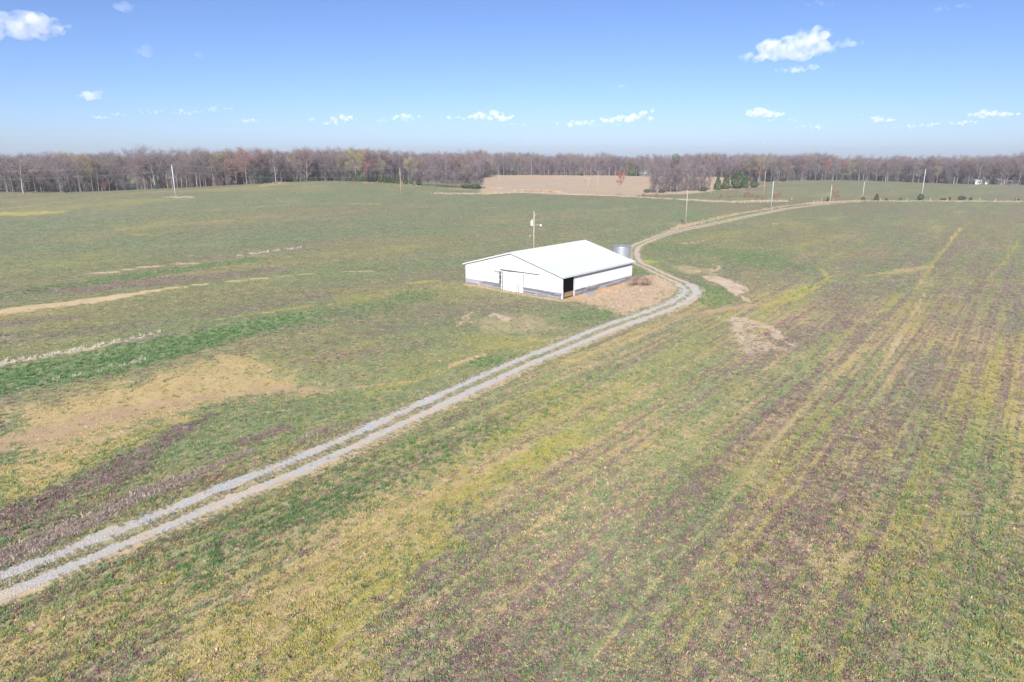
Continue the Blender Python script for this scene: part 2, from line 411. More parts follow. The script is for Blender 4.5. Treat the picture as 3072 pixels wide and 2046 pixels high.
# ------------------------------------------------------------------ helpers: objects
def link(o, parent=None):
    col.objects.link(o)
    if parent is not None:
        o.parent = parent
    return o
def mesh_obj(name, V, F, mat, parent=None, smooth=False):
    me = bpy.data.meshes.new(name)
    me.from_pydata([tuple(v) for v in V], [], [tuple(f) for f in F])
    me.update()
    if mat:
        me.materials.append(mat)
    if smooth:
        me.shade_smooth()
    return link(bpy.data.objects.new(name, me), parent)
def tag(o, label=None, cat=None, group=None, kind=None):
    if label: o['label'] = label
    if cat: o['category'] = cat
    if group: o['group'] = group
    if kind: o['kind'] = kind
    return o
def empty(name, loc, rz=0.0):
    o = bpy.data.objects.new(name, None)
    o.location = loc; o.rotation_euler = (0, 0, rz)
    o.empty_display_size = .3
    return link(o)
def box(V, F, x0, x1, y0, y1, z0, z1):
    n = len(V)
    V += [(x0, y0, z0), (x1, y0, z0), (x1, y1, z0), (x0, y1, z0), (x0, y0, z1), (x1, y0, z1), (x1, y1, z1), (x0, y1, z1)]
    F += [(n, n + 3, n + 2, n + 1), (n + 4, n + 5, n + 6, n + 7), (n, n + 1, n + 5, n + 4), (n + 1, n + 2, n + 6, n + 5), (n + 2, n + 3, n + 7, n + 6), (n + 3, n, n + 4, n + 7)]
def tube(V, F, pts, radii, seg=6, cap=True):
    pts = [Vector(p) for p in pts]
    n0 = len(V)
    for i, p in enumerate(pts):
        a = pts[max(i - 1, 0)]; b = pts[min(i + 1, len(pts) - 1)]
        t = (b - a).normalized()
        s = t.cross(Vector((0, 0, 1)) if abs(t.z) < .9 else Vector((1, 0, 0))).normalized()
        u = s.cross(t)
        for k in range(seg):
            an = 2 * math.pi * k / seg
            q = p + (s * math.cos(an) + u * math.sin(an)) * radii[i]
            V.append(tuple(q))
    for i in range(len(pts) - 1):
        for k in range(seg):
            a = n0 + i * seg + k; b = n0 + i * seg + (k + 1) % seg
            F.append((a, b, b + seg, a + seg))
    if cap:
        F.append(tuple(n0 + k for k in range(seg))[::-1])
        F.append(tuple(n0 + (len(pts) - 1) * seg + k for k in range(seg)))
def lathe(V, F, prof, seg=24, cx=0, cy=0):
    n0 = len(V)
    for r, z in prof:
        for k in range(seg):
            a = 2 * math.pi * k / seg
            V.append((cx + r * math.cos(a), cy + r * math.sin(a), z))
    for i in range(len(prof) - 1):
        for k in range(seg):
            a = n0 + i * seg + k; b = n0 + i * seg + (k + 1) % seg
            F.append((a, b, b + seg, a + seg))

# ------------------------------------------------------------------ materials
def new_mat(name):
    m = bpy.data.materials.new(name); m.use_nodes = True
    nt = m.node_tree
    b = nt.nodes['Principled BSDF']
    b.inputs['Roughness'].default_value = .85
    b.inputs['Specular IOR Level'].default_value = .25
    return m, nt, b
def nd(nt, t, **kw):
    n = nt.nodes.new(t)
    for k, v in kw.items():
        setattr(n, k, v)
    return n
def mix(nt, a, b, f):
    m = nd(nt, 'ShaderNodeMix', data_type='RGBA')
    for s, v in ((m.inputs[6], a), (m.inputs[7], b), (m.inputs[0], f)):
        if isinstance(v, (tuple, list)):
            s.default_value = tuple(v) + (1,) if len(v) == 3 else v
        elif isinstance(v, (int, float)):
            s.default_value = v
        else:
            nt.links.new(v, s)
    return m.outputs[2]
def mth(nt, op, a, b=None, c=None, clamp=False):
    m = nd(nt, 'ShaderNodeMath', operation=op, use_clamp=clamp)
    for i, v in enumerate((a, b, c)):
        if v is None: continue
        if isinstance(v, (int, float)): m.inputs[i].default_value = v
        else: nt.links.new(v, m.inputs[i])
    return m.outputs[0]
def noise(nt, vec, scale, detail=3, rough=.55):
    n = nd(nt, 'ShaderNodeTexNoise')
    n.inputs['Scale'].default_value = scale
    n.inputs['Detail'].default_value = detail
    n.inputs['Roughness'].default_value = rough
    if vec is not None: nt.links.new(vec, n.inputs['Vector'])
    return n.outputs['Fac']
def simple(name, c1, c2, scale=3.0, rough=.8, metal=0.0, spec=.25, bump=0.0, stretch=None, coord='Object'):
    m, nt, b = new_mat(name)
    tc = nd(nt, 'ShaderNodeTexCoord')
    vec = tc.outputs[coord]
    if stretch:
        mp = nd(nt, 'ShaderNodeMapping'); mp.inputs['Scale'].default_value = stretch
        nt.links.new(vec, mp.inputs[0]); vec = mp.outputs[0]
    f = noise(nt, vec, scale, 5, .65)
    f2 = mth(nt, 'MULTIPLY_ADD', f, 2.4, -.7, clamp=True)
    nt.links.new(mix(nt, c1, c2, f2), b.inputs['Base Color'])
    b.inputs['Roughness'].default_value = rough
    b.inputs['Metallic'].default_value = metal
    b.inputs['Specular IOR Level'].default_value = spec
    if bump:
        bp = nd(nt, 'ShaderNodeBump'); bp.inputs['Strength'].default_value = bump; bp.inputs['Distance'].default_value = .02
        nt.links.new(f, bp.inputs['Height']); nt.links.new(bp.outputs[0], b.inputs['Normal'])
    return m
def plant_mat(name, c1, c2, c3=None, transl=.25, gain=1.2):
    """leaf colour that differs from clump to clump"""
    m, nt, b = new_mat(name)
    c1, c2 = [tuple(v * gain for v in c) for c in (c1, c2)]
    c3 = tuple(v * gain for v in c3) if c3 else None
    oi = nd(nt, 'ShaderNodeObjectInfo')
    cr = nd(nt, 'ShaderNodeValToRGB')
    cr.color_ramp.elements[0].color = tuple(c1) + (1,)
    cr.color_ramp.elements[1].color = tuple(c2) + (1,)
    if c3:
        e = cr.color_ramp.elements.new(.8); e.color = tuple(c2) + (1,)
        cr.color_ramp.elements[2].color = tuple(c3) + (1,)
    nt.links.new(oi.outputs['Random'], cr.inputs[0])
    geo = nd(nt, 'ShaderNodeNewGeometry')
    isl = mth(nt, 'MULTIPLY_ADD', geo.outputs['Random Per Island'], .7, .65)
    mc = nd(nt, 'ShaderNodeVectorMath', operation='SCALE')
    nt.links.new(cr.outputs[0], mc.inputs[0]); nt.links.new(isl, mc.inputs['Scale'])
    nt.links.new(mc.outputs[0], b.inputs['Base Color'])
    b.inputs['Roughness'].default_value = .7
    out = nt.nodes['Material Output']
    tr = nd(nt, 'ShaderNodeBsdfTranslucent'); nt.links.new(mc.outputs[0], tr.inputs[0])
    ms = nd(nt, 'ShaderNodeMixShader'); ms.inputs[0].default_value = transl
    nt.links.new(b.outputs[0], ms.inputs[1]); nt.links.new(tr.outputs[0], ms.inputs[2])
    nt.links.new(ms.outputs[0], out.inputs[0])
    return m

C = dict(green=(.108, .150, .072), olive=(.148, .150, .076), purple=(.118, .082, .084), yellow=(.230, .200, .050), straw=(.290, .215, .105), lush=(.062, .118, .046),
         soil=(.31, .238, .145), rust=(.25, .178, .112), pink=(.315, .245, .185), orange=(.33, .205, .12), dry=(.295, .222, .155), lime=(.19, .24, .03),
         stubble=(.295, .22, .155), pale=(.34, .31, .26), brush=(.16, .12, .10), gravel=(.36, .35, .345))

C = {k: tuple(round(v * 1.22, 4) for v in c) for k, c in C.items()}

def ground_mat():
    m, nt, b = new_mat('field_ground')
    tc = nd(nt, 'ShaderNodeTexCoord')
    P = tc.outputs['Object']
    mr = nd(nt, 'ShaderNodeMapping'); mr.inputs['Rotation'].default_value = (0, 0, ROW_A)
    nt.links.new(P, mr.inputs[0])
    def row_frame(sy):
        q = nd(nt, 'ShaderNodeMapping'); q.inputs['Scale'].default_value = (1.0, sy, 1)
        nt.links.new(mr.outputs[0], q.inputs[0]); return q.outputs[0]
    rowv = row_frame(.30)
    n_row = noise(nt, row_frame(.02), 2.2, 2, .6)
    n_f = noise(nt, P, 6.5, 4, .7)       # tufts
    n_m = noise(nt, rowv, 2.6, 4, .65)     # clumps drawn out along the rows
    n_b = noise(nt, P, .35, 4, .6)
    comb = mth(nt, 'ADD', mth(nt, 'MULTIPLY', n_f, .5), mth(nt, 'MULTIPLY', n_m, .5))   # ~ .5 +- .12
    n_f2 = noise(nt, P, 8.3, 3, .7)
    n_m2 = noise(nt, rowv, 3.4, 3, .65)
    comb2 = mth(nt, 'ADD', mth(nt, 'MULTIPLY', n_f2, .5), mth(nt, 'MULTIPLY', n_m2, .5))
    at = {}
    for k in LAYERS + EXTRA:
        a = nd(nt, 'ShaderNodeAttribute', attribute_type='GEOMETRY', attribute_name=k)
        at[k] = a.outputs['Fac']
    def fac(k, n, thr, gain, amt=1.0):
        # breaks the mask into clumps: more of them where the mask is strong
        v = mth(nt, 'MULTIPLY_ADD', n, 3.2, -1.6)            # centred noise
        v = mth(nt, 'ADD', v, mth(nt, 'MULTIPLY_ADD', at[k], gain, -thr))
        v = mth(nt, 'MULTIPLY_ADD', v, 1.3, .5, clamp=True)
        return mth(nt, 'MULTIPLY', v, amt)
    inv = lambda n: mth(nt, 'SUBTRACT', 1.0, n)
    cg = mix(nt, C['green'], (.082, .124, .066), at['dull']); co = mix(nt, C['olive'], (.116, .120, .068), at['dull'])
    c = mix(nt, co, cg, fac('green', comb, .5, 1.2))
    c = mix(nt, c, C['yellow'], fac('yellow', inv(comb2), .95, 1.7, .85))
    c = mix(nt, c, C['straw'], fac('straw', comb2, .95, 1.8, .85))
    c = mix(nt, c, C['lush'], fac('lush', comb, .55, 1.5, .9))
    c = mix(nt, c, C['lime'], fac('lime', comb2, .5, 1.6, .9))
    rowk = mth(nt, 'MULTIPLY', mth(nt, 'MULTIPLY_ADD', n_row, 2.4, -1.2), at['rows'])
    combr = mth(nt, 'ADD', inv(comb), mth(nt, 'MULTIPLY', rowk, .6))
    c = mix(nt, c, C['purple'], fac('purple', combr, .90, 1.6, .80))
    c = mix(nt, c, C['brush'], fac('brush', comb2, .7, 1.6, .8))
    c = mix(nt, c, C['stubble'], fac('stubble', comb, .3, 1.6, .92))
    c = mix(nt, c, C['dry'], fac('dry', inv(comb2), .6, 1.7, .95))
    c = mix(nt, c, C['pale'], fac('pale', comb2, .7, 1.8, .9))
    c = mix(nt, c, C['rust'], fac('rust', comb, .55, 1.8, .95))
    c = mix(nt, c, C['orange'], fac('orange', comb2, .6, 1.8, .95))
    c = mix(nt, c, C['pink'], fac('pink', comb, .6, 1.9, .97))
    c = mix(nt, c, C['soil'], fac('soil', inv(comb), .75, 1.9, .95))
    hsv = nd(nt, 'ShaderNodeHueSaturation')
    nt.links.new(c, hsv.inputs['Color'])
    nt.links.new(mth(nt, 'ADD', mth(nt, 'MULTIPLY_ADD', n_f, .7, .34), mth(nt, 'MULTIPLY', n_b, .62)), hsv.inputs['Value'])
    hsv.inputs['Saturation'].default_value = 1.0
    nt.links.new(hsv.outputs[0], b.inputs['Base Color'])
    b.inputs['Roughness'].default_value = .95
    b.inputs['Specular IOR Level'].default_value = .1
    bp = nd(nt, 'ShaderNodeBump'); bp.inputs['Strength'].default_value = .45; bp.inputs['Distance'].default_value = .06
    nt.links.new(comb, bp.inputs['Height']); nt.links.new(bp.outputs[0], b.inputs['Normal'])
    return m

# ------------------------------------------------------------------ the ground
def build_ground():
    az_f = np.radians(np.arange(-62, 62.001, .18))
    az_b = np.radians(np.arange(66, 294.1, 4.0))
    az = np.concatenate([az_f, az_b])
    r = [0.8]
    while r[-1] < 12: r.append(r[-1] + 1.2)
    while r[-1] < 700: r.append(r[-1] * 1.0105)
    while r[-1] < 2500: r.append(r[-1] * 1.06)
    r = np.array(r)
    nA, nR = len(az), len(r)
    A, RR = np.meshgrid(az, r)
    X = (RR * np.sin(A)).ravel(); Y = (RR * np.cos(A)).ravel()
    Z = height(X, Y)
    near = np.hypot(X, Y) < 260
    Z[near] += (fbm(X[near] * .9, Y[near] * .9, 91, 3) - .5) * .10
    # keep the ground under the lane ribbons and the barn floor
    V = np.stack([X, Y, Z], 1)
    V = np.vstack([V, [[0, 0, gz(0, 0)]]])
    i = np.arange(nR - 1)[:, None] * nA; j = np.arange(nA)[None]; j2 = (j + 1) % nA
    F = np.stack([i + j, i + nA + j, i + nA + j2, i + j2], -1).reshape(-1, 4)
    F = F[:, ::-1]
    me = bpy.data.meshes.new('ground')
    nv, nf = len(V), len(F)
    tri = np.array([[len(V) - 1, (k + 1) % nA, k] for k in range(nA)])
    me.vertices.add(nv); me.vertices.foreach_set('co', V.astype(np.float32).ravel())
    loops = np.concatenate([F.ravel(), tri.ravel()])
    me.loops.add(len(loops)); me.loops.foreach_set('vertex_index', loops.astype(np.int32))
    me.polygons.add(nf + len(tri))
    st = np.concatenate([np.arange(nf) * 4, nf * 4 + np.arange(len(tri)) * 3])
    me.polygons.foreach_set('loop_start', st.astype(np.int32))
    me.update(calc_edges=True); me.validate()
    me.shade_smooth()
    Mk = masks(V[:, 0], V[:, 1])
    for k in LAYERS + EXTRA:
        a = me.attributes.new(k, 'FLOAT', 'POINT')
        a.data.foreach_set('value', Mk[k].astype(np.float32))
    me.materials.append(ground_mat())
    o = link(bpy.data.objects.new('ground', me))
    tag(o, 'rolling farm field of green crop, purple weeds and straw', None, kind='structure')
    return o
build_ground()

# ------------------------------------------------------------------ the gravel lane
def smooth_poly(P, step=.5):
    P = np.asarray(P, float)
    Q = [P[0]]
    ext = np.vstack([2 * P[0] - P[1], P, 2 * P[-1] - P[-2]])
    out = []
    for i in range(1, len(ext) - 2):
        p0, p1, p2, p3 = ext[i - 1], ext[i], ext[i + 1], ext[i + 2]
        n = max(2, int(np.linalg.norm(p2 - p1) / step))
        for k in range(n):
            t = k / n
            out.append(.5 * ((2 * p1) + (-p0 + p2) * t + (2 * p0 - 5 * p1 + 4 * p2 - p3) * t * t + (-p0 + 3 * p1 - 3 * p2 + p3) * t ** 3))
    out.append(P[-1])
    return np.array(out)
def ribbon(name, P, left, right, lift, mat, parent=None, ncol=6, rag=.12, seed=1, ragf=1.6, taper=0):
    """sheet that follows the ground along P, from offset left to right, with worn ragged edges"""
    T = np.gradient(P, axis=0); T /= np.linalg.norm(T, axis=1)[:, None]
    N = np.stack([T[:, 1], -T[:, 0]], 1)
    s = np.concatenate([[0], np.cumsum(np.linalg.norm(np.diff(P, axis=0), axis=1))])
    lf = (left(s) if callable(left) else np.full(len(s), left)) + rag * 2 * (fbm(s * ragf, s * 0 + 3, seed, 4) - .5)
    rt = (right(s) if callable(right) else np.full(len(s), right)) + rag * 2 * (fbm(s * ragf, s * 0 + 9, seed + 50, 4) - .5)
    lf = lf + .30 * (fbm(s * .16, s * 0 + 5, seed + 7, 3) - .5); rt = rt + .30 * (fbm(s * .16, s * 0 + 8, seed + 9, 3) - .5)
    rt = np.maximum(rt, lf + .02)
    V = []
    for c in range(ncol):
        f = c / (ncol - 1)
        o = lf + (rt - lf) * f
        X = P[:, 0] + N[:, 0] * o; Y = P[:, 1] + N[:, 1] * o
        V.append(np.stack([X, Y, height(X, Y) + lift], 1))
    V = np.stack(V, 1).reshape(-1, 3)
    n = len(P)
    F = [(i * ncol + c, (i + 1) * ncol + c, (i + 1) * ncol + c + 1, i * ncol + c + 1) for i in range(n - 1) for c in range(ncol - 1)]
    F = [f[::-1] for f in F]
    return mesh_obj(name, V, F, mat, parent, smooth=True)

def gravel_mat(name, a, b2, c3, mossy=0.0):
    m, nt, b = new_mat(name)
    tc = nd(nt, 'ShaderNodeTexCoord'); P = tc.outputs['Object']
    nf = noise(nt, P, 14, 3, .7); nm = noise(nt, P, .9, 5, .65); nb = noise(nt, P, .17, 3, .5)
    f1 = mth(nt, 'MULTIPLY_ADD', nf, 3.0, -1.0, clamp=True)
    c = mix(nt, a, b2, f1)
    f2 = mth(nt, 'MULTIPLY_ADD', mth(nt, 'ADD', nm, mth(nt, 'MULTIPLY', nb, .6)), 5.0, -3.7, clamp=True)
    c = mix(nt, c, c3, mth(nt, 'MULTIPLY', f2, .75))
    nt.links.new(c, b.inputs['Base Color'])
    b.inputs['Roughness'].default_value = .95
    bp = nd(nt, 'ShaderNodeBump'); bp.inputs['Strength'].default_value = .5; bp.inputs['Distance'].default_value = .03
    nt.links.new(nf, bp.inputs['Height']); nt.links.new(bp.outputs[0], b.inputs['Normal'])
    return m
m_gravel = gravel_mat('grey_gravel', (.24, .24, .245), (.38, .38, .385), (.38, .30, .205))
m_gravel2 = gravel_mat('pale_gravel', (.28, .265, .25), (.385, .365, .34), (.41, .31, .205))
m_sand = gravel_mat('sandy_edge', (.36, .265, .17), (.42, .32, .215), (.30, .22, .14))
m_dirt = gravel_mat('tan_track', (.32, .265, .20), (.42, .345, .26), (.30, .275, .25))
LS = smooth_poly(LANE, .45)
# widths: photograph narrows after the bend
slen = np.concatenate([[0], np.cumsum(np.linalg.norm(np.diff(LS, axis=0), axis=1))])
kb = int(np.argmin(np.hypot(LS[:, 0] - LANE[12, 0], LS[:, 1] - LANE[12, 1])))
sb = slen[kb]
lane = empty('gravel_lane', (0, 0, 0)); tag(lane, 'two-track gravel farm lane crossing the field and curving past the barn', None, kind='structure')
cut = int(np.argmin(np.hypot(LS[:, 0] - LANE[14, 0], LS[:, 1] - LANE[14, 1])))
near, farp = LS[:cut + 1], LS[cut:]
bulge = lambda s: sstep(sb - 32, sb - 8, s)
ribbon('sandy_edge', near, lambda s: 1.1 + 0 * s, lambda s: 1.75 + 1.1 * fbm(s * .12, s * 0, 5, 3) - .12 + 0 * s, .030, m_sand, lane, 6, .45, 3, 1.8)
ribbon('wheel_track', near, lambda s: -1.65 - .35 * bulge(s), lambda s: -.52 + .3 * bulge(s), .036, m_gravel, lane, 9, .38, 11, 2.8)
ribbon('wheel_track', near, lambda s: .30 - .35 * bulge(s), lambda s: 1.42 + .5 * bulge(s), .042, m_gravel2, lane, 9, .38, 23, 2.8)
s2 = np.concatenate([[0], np.cumsum(np.linalg.norm(np.diff(farp, axis=0), axis=1))])
ribbon('wheel_track', farp, lambda s: -1.25 - .5 * np.exp(-((s - 40) / 12) ** 2), lambda s: -.38, .036, m_dirt, lane, 4, .28, 31)
ribbon('wheel_track', farp, lambda s: .38, lambda s: 1.25 + .4 * np.exp(-((s - 40) / 12) ** 2), .042, m_dirt, lane, 4, .28, 43)
# pale road over the stubble field
RD = smooth_poly(gpoly([(1478, 567), (1540, 562), (1640, 555), (1750, 545), (1850, 538), (1895, 533), (1930, 529)]), 3)
road = ribbon('field_road', RD, -1.9, 1.9, .06, m_gravel, None, 4, .2, 7, .4)
tag(road, 'pale gravel road climbing across the tan stubble field', None, kind='structure')

# ------------------------------------------------------------------ plants of the field
m_green = plant_mat('crop_leaf', (.085, .140, .062), (.140, .175, .080), (.19, .19, .09), gain=1.3)
m_lush = plant_mat('lush_leaf', (.060, .120, .045), (.105, .160, .062))
m_purple = plant_mat('purple_weed', (.115, .066, .078), (.150, .098, .094), (.13, .115, .08), gain=1.25)
m_straw = plant_mat('straw', (.30, .225, .125), (.225, .16, .09), (.32, .255, .175), .1, 1.5)
m_yellow = plant_mat('yellow_moss', (.20, .175, .045), (.145, .145, .045), (.25, .21, .06), gain=1.55)
m_dry = plant_mat('dry_weed', (.345, .27, .19), (.25, .19, .135), (.40, .32, .235), .1)
m_brush = plant_mat('grey_brush', (.24, .19, .165), (.15, .115, .105), (.34, .28, .24), .1)
m_pale = plant_mat('pale_grass', (.42, .38, .32), (.30, .27, .22), (.5, .45, .37), .1)

def clump(name, mat, n, h, spread, lean, wd, seed, flat=False):
    r = random.Random(seed)
    V, F = [], []
    for i in range(n):
        a = r.uniform(0, 2 * math.pi); rr = spread * math.sqrt(r.random())
        bx_, by_ = rr * math.cos(a), rr * math.sin(a)
        la = a + r.uniform(-.9, .9)
        L = h * r.uniform(.55, 1.15); ln = lean * r.uniform(.4, 1.2)
        dx, dy = math.cos(la), math.sin(la); sx, sy = -dy, dx
        w = wd * r.uniform(.7, 1.3)
        k = len(V)
        mx, my, mz = bx_ + dx * ln * L * .4, by_ + dy * ln * L * .4, L * .62
        tx, ty, tz = bx_ + dx * ln * L * 1.1, by_ + dy * ln * L * 1.1, L * max(.15, 1 - .45 * ln)
        V += [(bx_ - sx * w, by_ - sy * w, -.03), (bx_ + sx * w, by_ + sy * w, -.03), (mx + sx * w * .9, my + sy * w * .9, mz), (mx - sx * w * .9, my - sy * w * .9, mz), (tx, ty, tz)]
        F += [(k, k + 1, k + 2, k + 3), (k + 3, k + 2, k + 4)]
    me = bpy.data.meshes.new(name); me.from_pydata(V, [], F); me.update(); me.materials.append(mat)
    return bpy.data.objects.new(name, me)

def scatter(name, X, Y, S, protos, label, lift=0.0, tilt=.15):
    pc = bpy.data.collections.new(name + '_kinds')
    for p in protos: pc.objects.link(p)
    n = len(X)
    me = bpy.data.meshes.new(name)
    me.vertices.add(n)
    co = np.stack([X, Y, height(X, Y) + lift], 1).astype(np.float32)
    me.vertices.foreach_set('co', co.ravel())
    a = me.attributes.new('size', 'FLOAT', 'POINT'); a.data.foreach_set('value', np.asarray(S, np.float32))
    rot = np.stack([rng.normal(0, tilt, n), rng.normal(0, tilt, n), rng.uniform(0, 6.283, n)], 1).astype(np.float32)
    a = me.attributes.new('turn', 'FLOAT_VECTOR', 'POINT'); a.data.foreach_set('vector', rot.ravel())
    a = me.attributes.new('kind_index', 'INT', 'POINT'); a.data.foreach_set('value', rng.integers(0, len(protos), n).astype(np.int32))
    o = link(bpy.data.objects.new(name, me))
    g = bpy.data.node_groups.new(name + '_scatter', 'GeometryNodeTree')
    g.interface.new_socket('Geometry', in_out='INPUT', socket_type='NodeSocketGeometry')
    g.interface.new_socket('Geometry', in_out='OUTPUT', socket_type='NodeSocketGeometry')
    gi, go = g.nodes.new('NodeGroupInput'), g.nodes.new('NodeGroupOutput')
    ip = g.nodes.new('GeometryNodeInstanceOnPoints')
    ci = g.nodes.new('GeometryNodeCollectionInfo')
    ci.inputs['Collection'].default_value = pc
    ci.inputs['Separate Children'].default_value = True
    ci.inputs['Reset Children'].default_value = True
    def attr(nm, dt):
        q = g.nodes.new('GeometryNodeInputNamedAttribute'); q.data_type = dt; q.inputs['Name'].default_value = nm
        return q.outputs['Attribute']
    L = g.links.new
    L(gi.outputs[0], ip.inputs['Points']); L(ci.outputs[0], ip.inputs['Instance'])
    ip.inputs['Pick Instance'].default_value = True
    L(attr('kind_index', 'INT'), ip.inputs['Instance Index'])
    e2r = g.nodes.new('FunctionNodeEulerToRotation'); L(attr('turn', 'FLOAT_VECTOR'), e2r.inputs[0]); L(e2r.outputs[0], ip.inputs['Rotation'])
    L(attr('size', 'FLOAT'), ip.inputs['Scale'])
    L(ip.outputs[0], go.inputs[0])
    md = o.modifiers.new('scatter', 'NODES'); md.node_group = g
    tag(o, label, None, kind='stuff')
    return o

def in_barn(x, y, pad=.1):
    a = (x - BARN_O[0]) * BU[0] + (y - BARN_O[1]) * BU[1]; b = (x - BARN_O[0]) * BV[0] + (y - BARN_O[1]) * BV[1]
    return (a > -BW - pad) & (a < pad) & (b > -pad) & (b < BL + pad)

def field_points(n, r0, r1, pw):
    u = rng.random(n)
    r = (r0 ** pw + u * (r1 ** pw - r0 ** pw)) ** (1 / pw)
    az = rng.uniform(R(-48), R(48), n)
    return r * np.sin(az), r * np.cos(az)

rr_ = np.linspace(13, 270, 2000)
rho = np.where(rr_ < 45, 27.0, 27.0 * (45 / rr_) ** 2.1) * (1 - sstep(200, 270, rr_))
cdf = np.cumsum(rho * rr_); cdf /= cdf[-1]
n_pl = 235000
r_ = np.interp(rng.random(n_pl), cdf, rr_); a_ = rng.uniform(R(-61), R(61), n_pl)
px_, py_ = r_ * np.sin(a_), r_ * np.cos(a_)
# drilled rows: the plants of the right field stand in lines
sA = px_ * math.cos(ROW_A) - py_ * math.sin(ROW_A); tA = px_ * math.sin(ROW_A) + py_ * math.cos(ROW_A)
sR = np.round(sA / .62) * .62 + rng.normal(0, .13, len(sA))
snap = (sA > -42) & (rng.random(len(sA)) < .8)
sA = np.where(snap, sR, sA)
px_ = sA * math.cos(ROW_A) + tA * math.sin(ROW_A); py_ = -sA * math.sin(ROW_A) + tA * math.cos(ROW_A)
MM = masks(px_, py_)
bare = np.clip(MM['soil'] * 1.0 + MM['rust'] + MM['pink'] + MM['orange'] + MM['stubble'], 0, 1)
dl = MM['lane']
sgn_lane = None
keep = (rng.random(len(px_)) > np.maximum(bare * .93, MM['thin'] * .8)) & ~in_barn(px_, py_, .3)
# lane: wheel tracks bare, middle strip and edges grown over
on_track = (dl < 1.75) & (dl > .35)
keep &= ~(on_track & (rng.random(len(px_)) < .985))
keep &= ~((dl <= .35) & (rng.random(len(px_)) < .35))
tawny = sstep(.5, .9, MM['straw'])
wts = np.stack([(.10 + 1.3 * MM['green'] ** 1.5) * (1 - .9 * tawny),
                1.9 * np.clip(MM['purple'] - .12, 0, 1) ** 1.3 * (1 - .6 * tawny),
                .05 + 1.1 * MM['yellow'] ** 1.4,
                .05 + 1.3 * MM['straw'] ** 1.3,
                .01 + 3.0 * MM['lush'] + 1.5 * MM['lime'],
                5.0 * MM['dry'], 4.0 * MM['brush'], 3.0 * MM['pale']], 1)
cum = np.cumsum(wts, 1); cum /= cum[:, -1:]
kind = (rng.random(len(px_))[:, None] > cum).sum(1)
size = rng.uniform(.6, 1.35, len(px_))
def sel(k): 
    q = np.nonzero(keep & (kind == k))[0]
    return px_[q], py_[q], size[q]
scatter('crop_grass', *sel(0), [clump('crop_tuft', m_green, 13, .16, .13, .95, .012, i) for i in range(5)], 'green tufts of winter crop growing across the field')
scatter('purple_weeds', *sel(1), [clump('weed_tuft', m_purple, 16, .11, .19, 1.0, .017, 20 + i) for i in range(4)], 'low purple flowering weeds spread between the crop rows')
scatter('yellow_ground_cover', *sel(2), [clump('cover_tuft', m_yellow, 14, .09, .20, 1.1, .014, 40 + i) for i in range(4)], 'yellow green ground cover between the crop tufts')
scatter('straw_stubble', *sel(3), [clump('straw_tuft', m_straw, 11, .10, .17, 2.0, .009, 60 + i) for i in range(4)], 'tan straw stubble lying between the crop rows')
scatter('lush_grass', *sel(4), [clump('lush_tuft', m_lush, 15, .27, .15, .7, .013, 80 + i) for i in range(4)], 'deep green lush grass on the terrace bank and edges')
q = np.nonzero(keep & (kind == 6))[0]
scatter('grey_brush', px_[q], py_[q], size[q], [clump('brush_tuft', m_brush, 16, .26, .25, 1.2, .010, 120 + i) for i in range(4)], 'grey brown dead weeds along the upper edge of the lane')
q = np.nonzero(keep & (kind == 7))[0]
scatter('pale_grass', px_[q], py_[q], size[q], [clump('pale_tuft', m_pale, 14, .42, .2, .6, .010, 140 + i) for i in range(4)], 'pale dry grass lining the terrace bank')
# dead weeds of the yard and along lane and fence rows
def along(pts, n, w):
    P = smooth_poly(gpoly(pts), 1.0)
    i = rng.integers(0, len(P), n)
    return P[i, 0] + rng.normal(0, w, n), P[i, 1] + rng.normal(0, w, n)
def within(pts, n):
    P = gpoly(pts); lo, hi = P.min(0), P.max(0)
    x = rng.uniform(lo[0], hi[0], n); y = rng.uniform(lo[1], hi[1], n)
    k = poly_sd(x, y, P) > 0
    return x[k], y[k]
q = np.nonzero(keep & (kind == 5))[0]
W = [(px_[q], py_[q], size[q] * .45)]
x, y = within([(1740, 908), (1840, 872), (1890, 842), (1960, 826), (2024, 850), (2034, 868), (2015, 888), (1980, 910), (1920, 928), (1880, 940), (1800, 920)], 6500)
W.append((x, y, rng.uniform(.22, .62, len(x))))
for pts, n, w, s in (([(1940, 722), (2000, 697), (2100, 668)], 300, .7, .9), ([(2030, 690), (2056, 677), (2075, 674)], 260, .9, 1.4), ([(2080, 672), (2180, 648), (2300, 628), (2420, 612)], 420, .8, .9),
                     ([(1570, 576), (1600, 575), (1650, 577)], 500, 2.2, 2.4), ([(1300, 581), (1460, 582), (1560, 578)], 350, 1.2, 1.5), ([(1650, 578), (1790, 586), (1900, 591), (2060, 600)], 500, .8, 1.2),
                     ([(2060, 601), (2200, 607), (2350, 604)], 700, 1.6, 1.7), ([(2430, 613), (2500, 608), (2600, 604)], 700, 1.2, 1.7), ([(2600, 604), (2800, 604), (3090, 606)], 800, .9, 1.1),
                     ([(1470, 568), (1500, 566)], 160, 2.0, 1.8), ([(500, 592), (560, 591)], 120, 1.0, 1.0), ([(800, 556), (980, 542), (1250, 560)], 400, 1.5, 1.2)):
    x, y = along(pts, n, w); W.append((x, y, rng.uniform(.5, 1.0, n) * s))
x = np.concatenate([w[0] for w in W]); y = np.concatenate([w[1] for w in W]); s = np.concatenate([w[2] for w in W])
k = ~in_barn(x, y, .25) & (seg_dist(x, y, LANE)[0] > 1.6)
scatter('dead_grass', x[k], y[k], s[k], [clump('dead_tuft', m_dry, 18, .62, .22, .75, .012, 160 + i) for i in range(5)], 'tan dead weeds and tall dry grass beside the barn and fence rows')
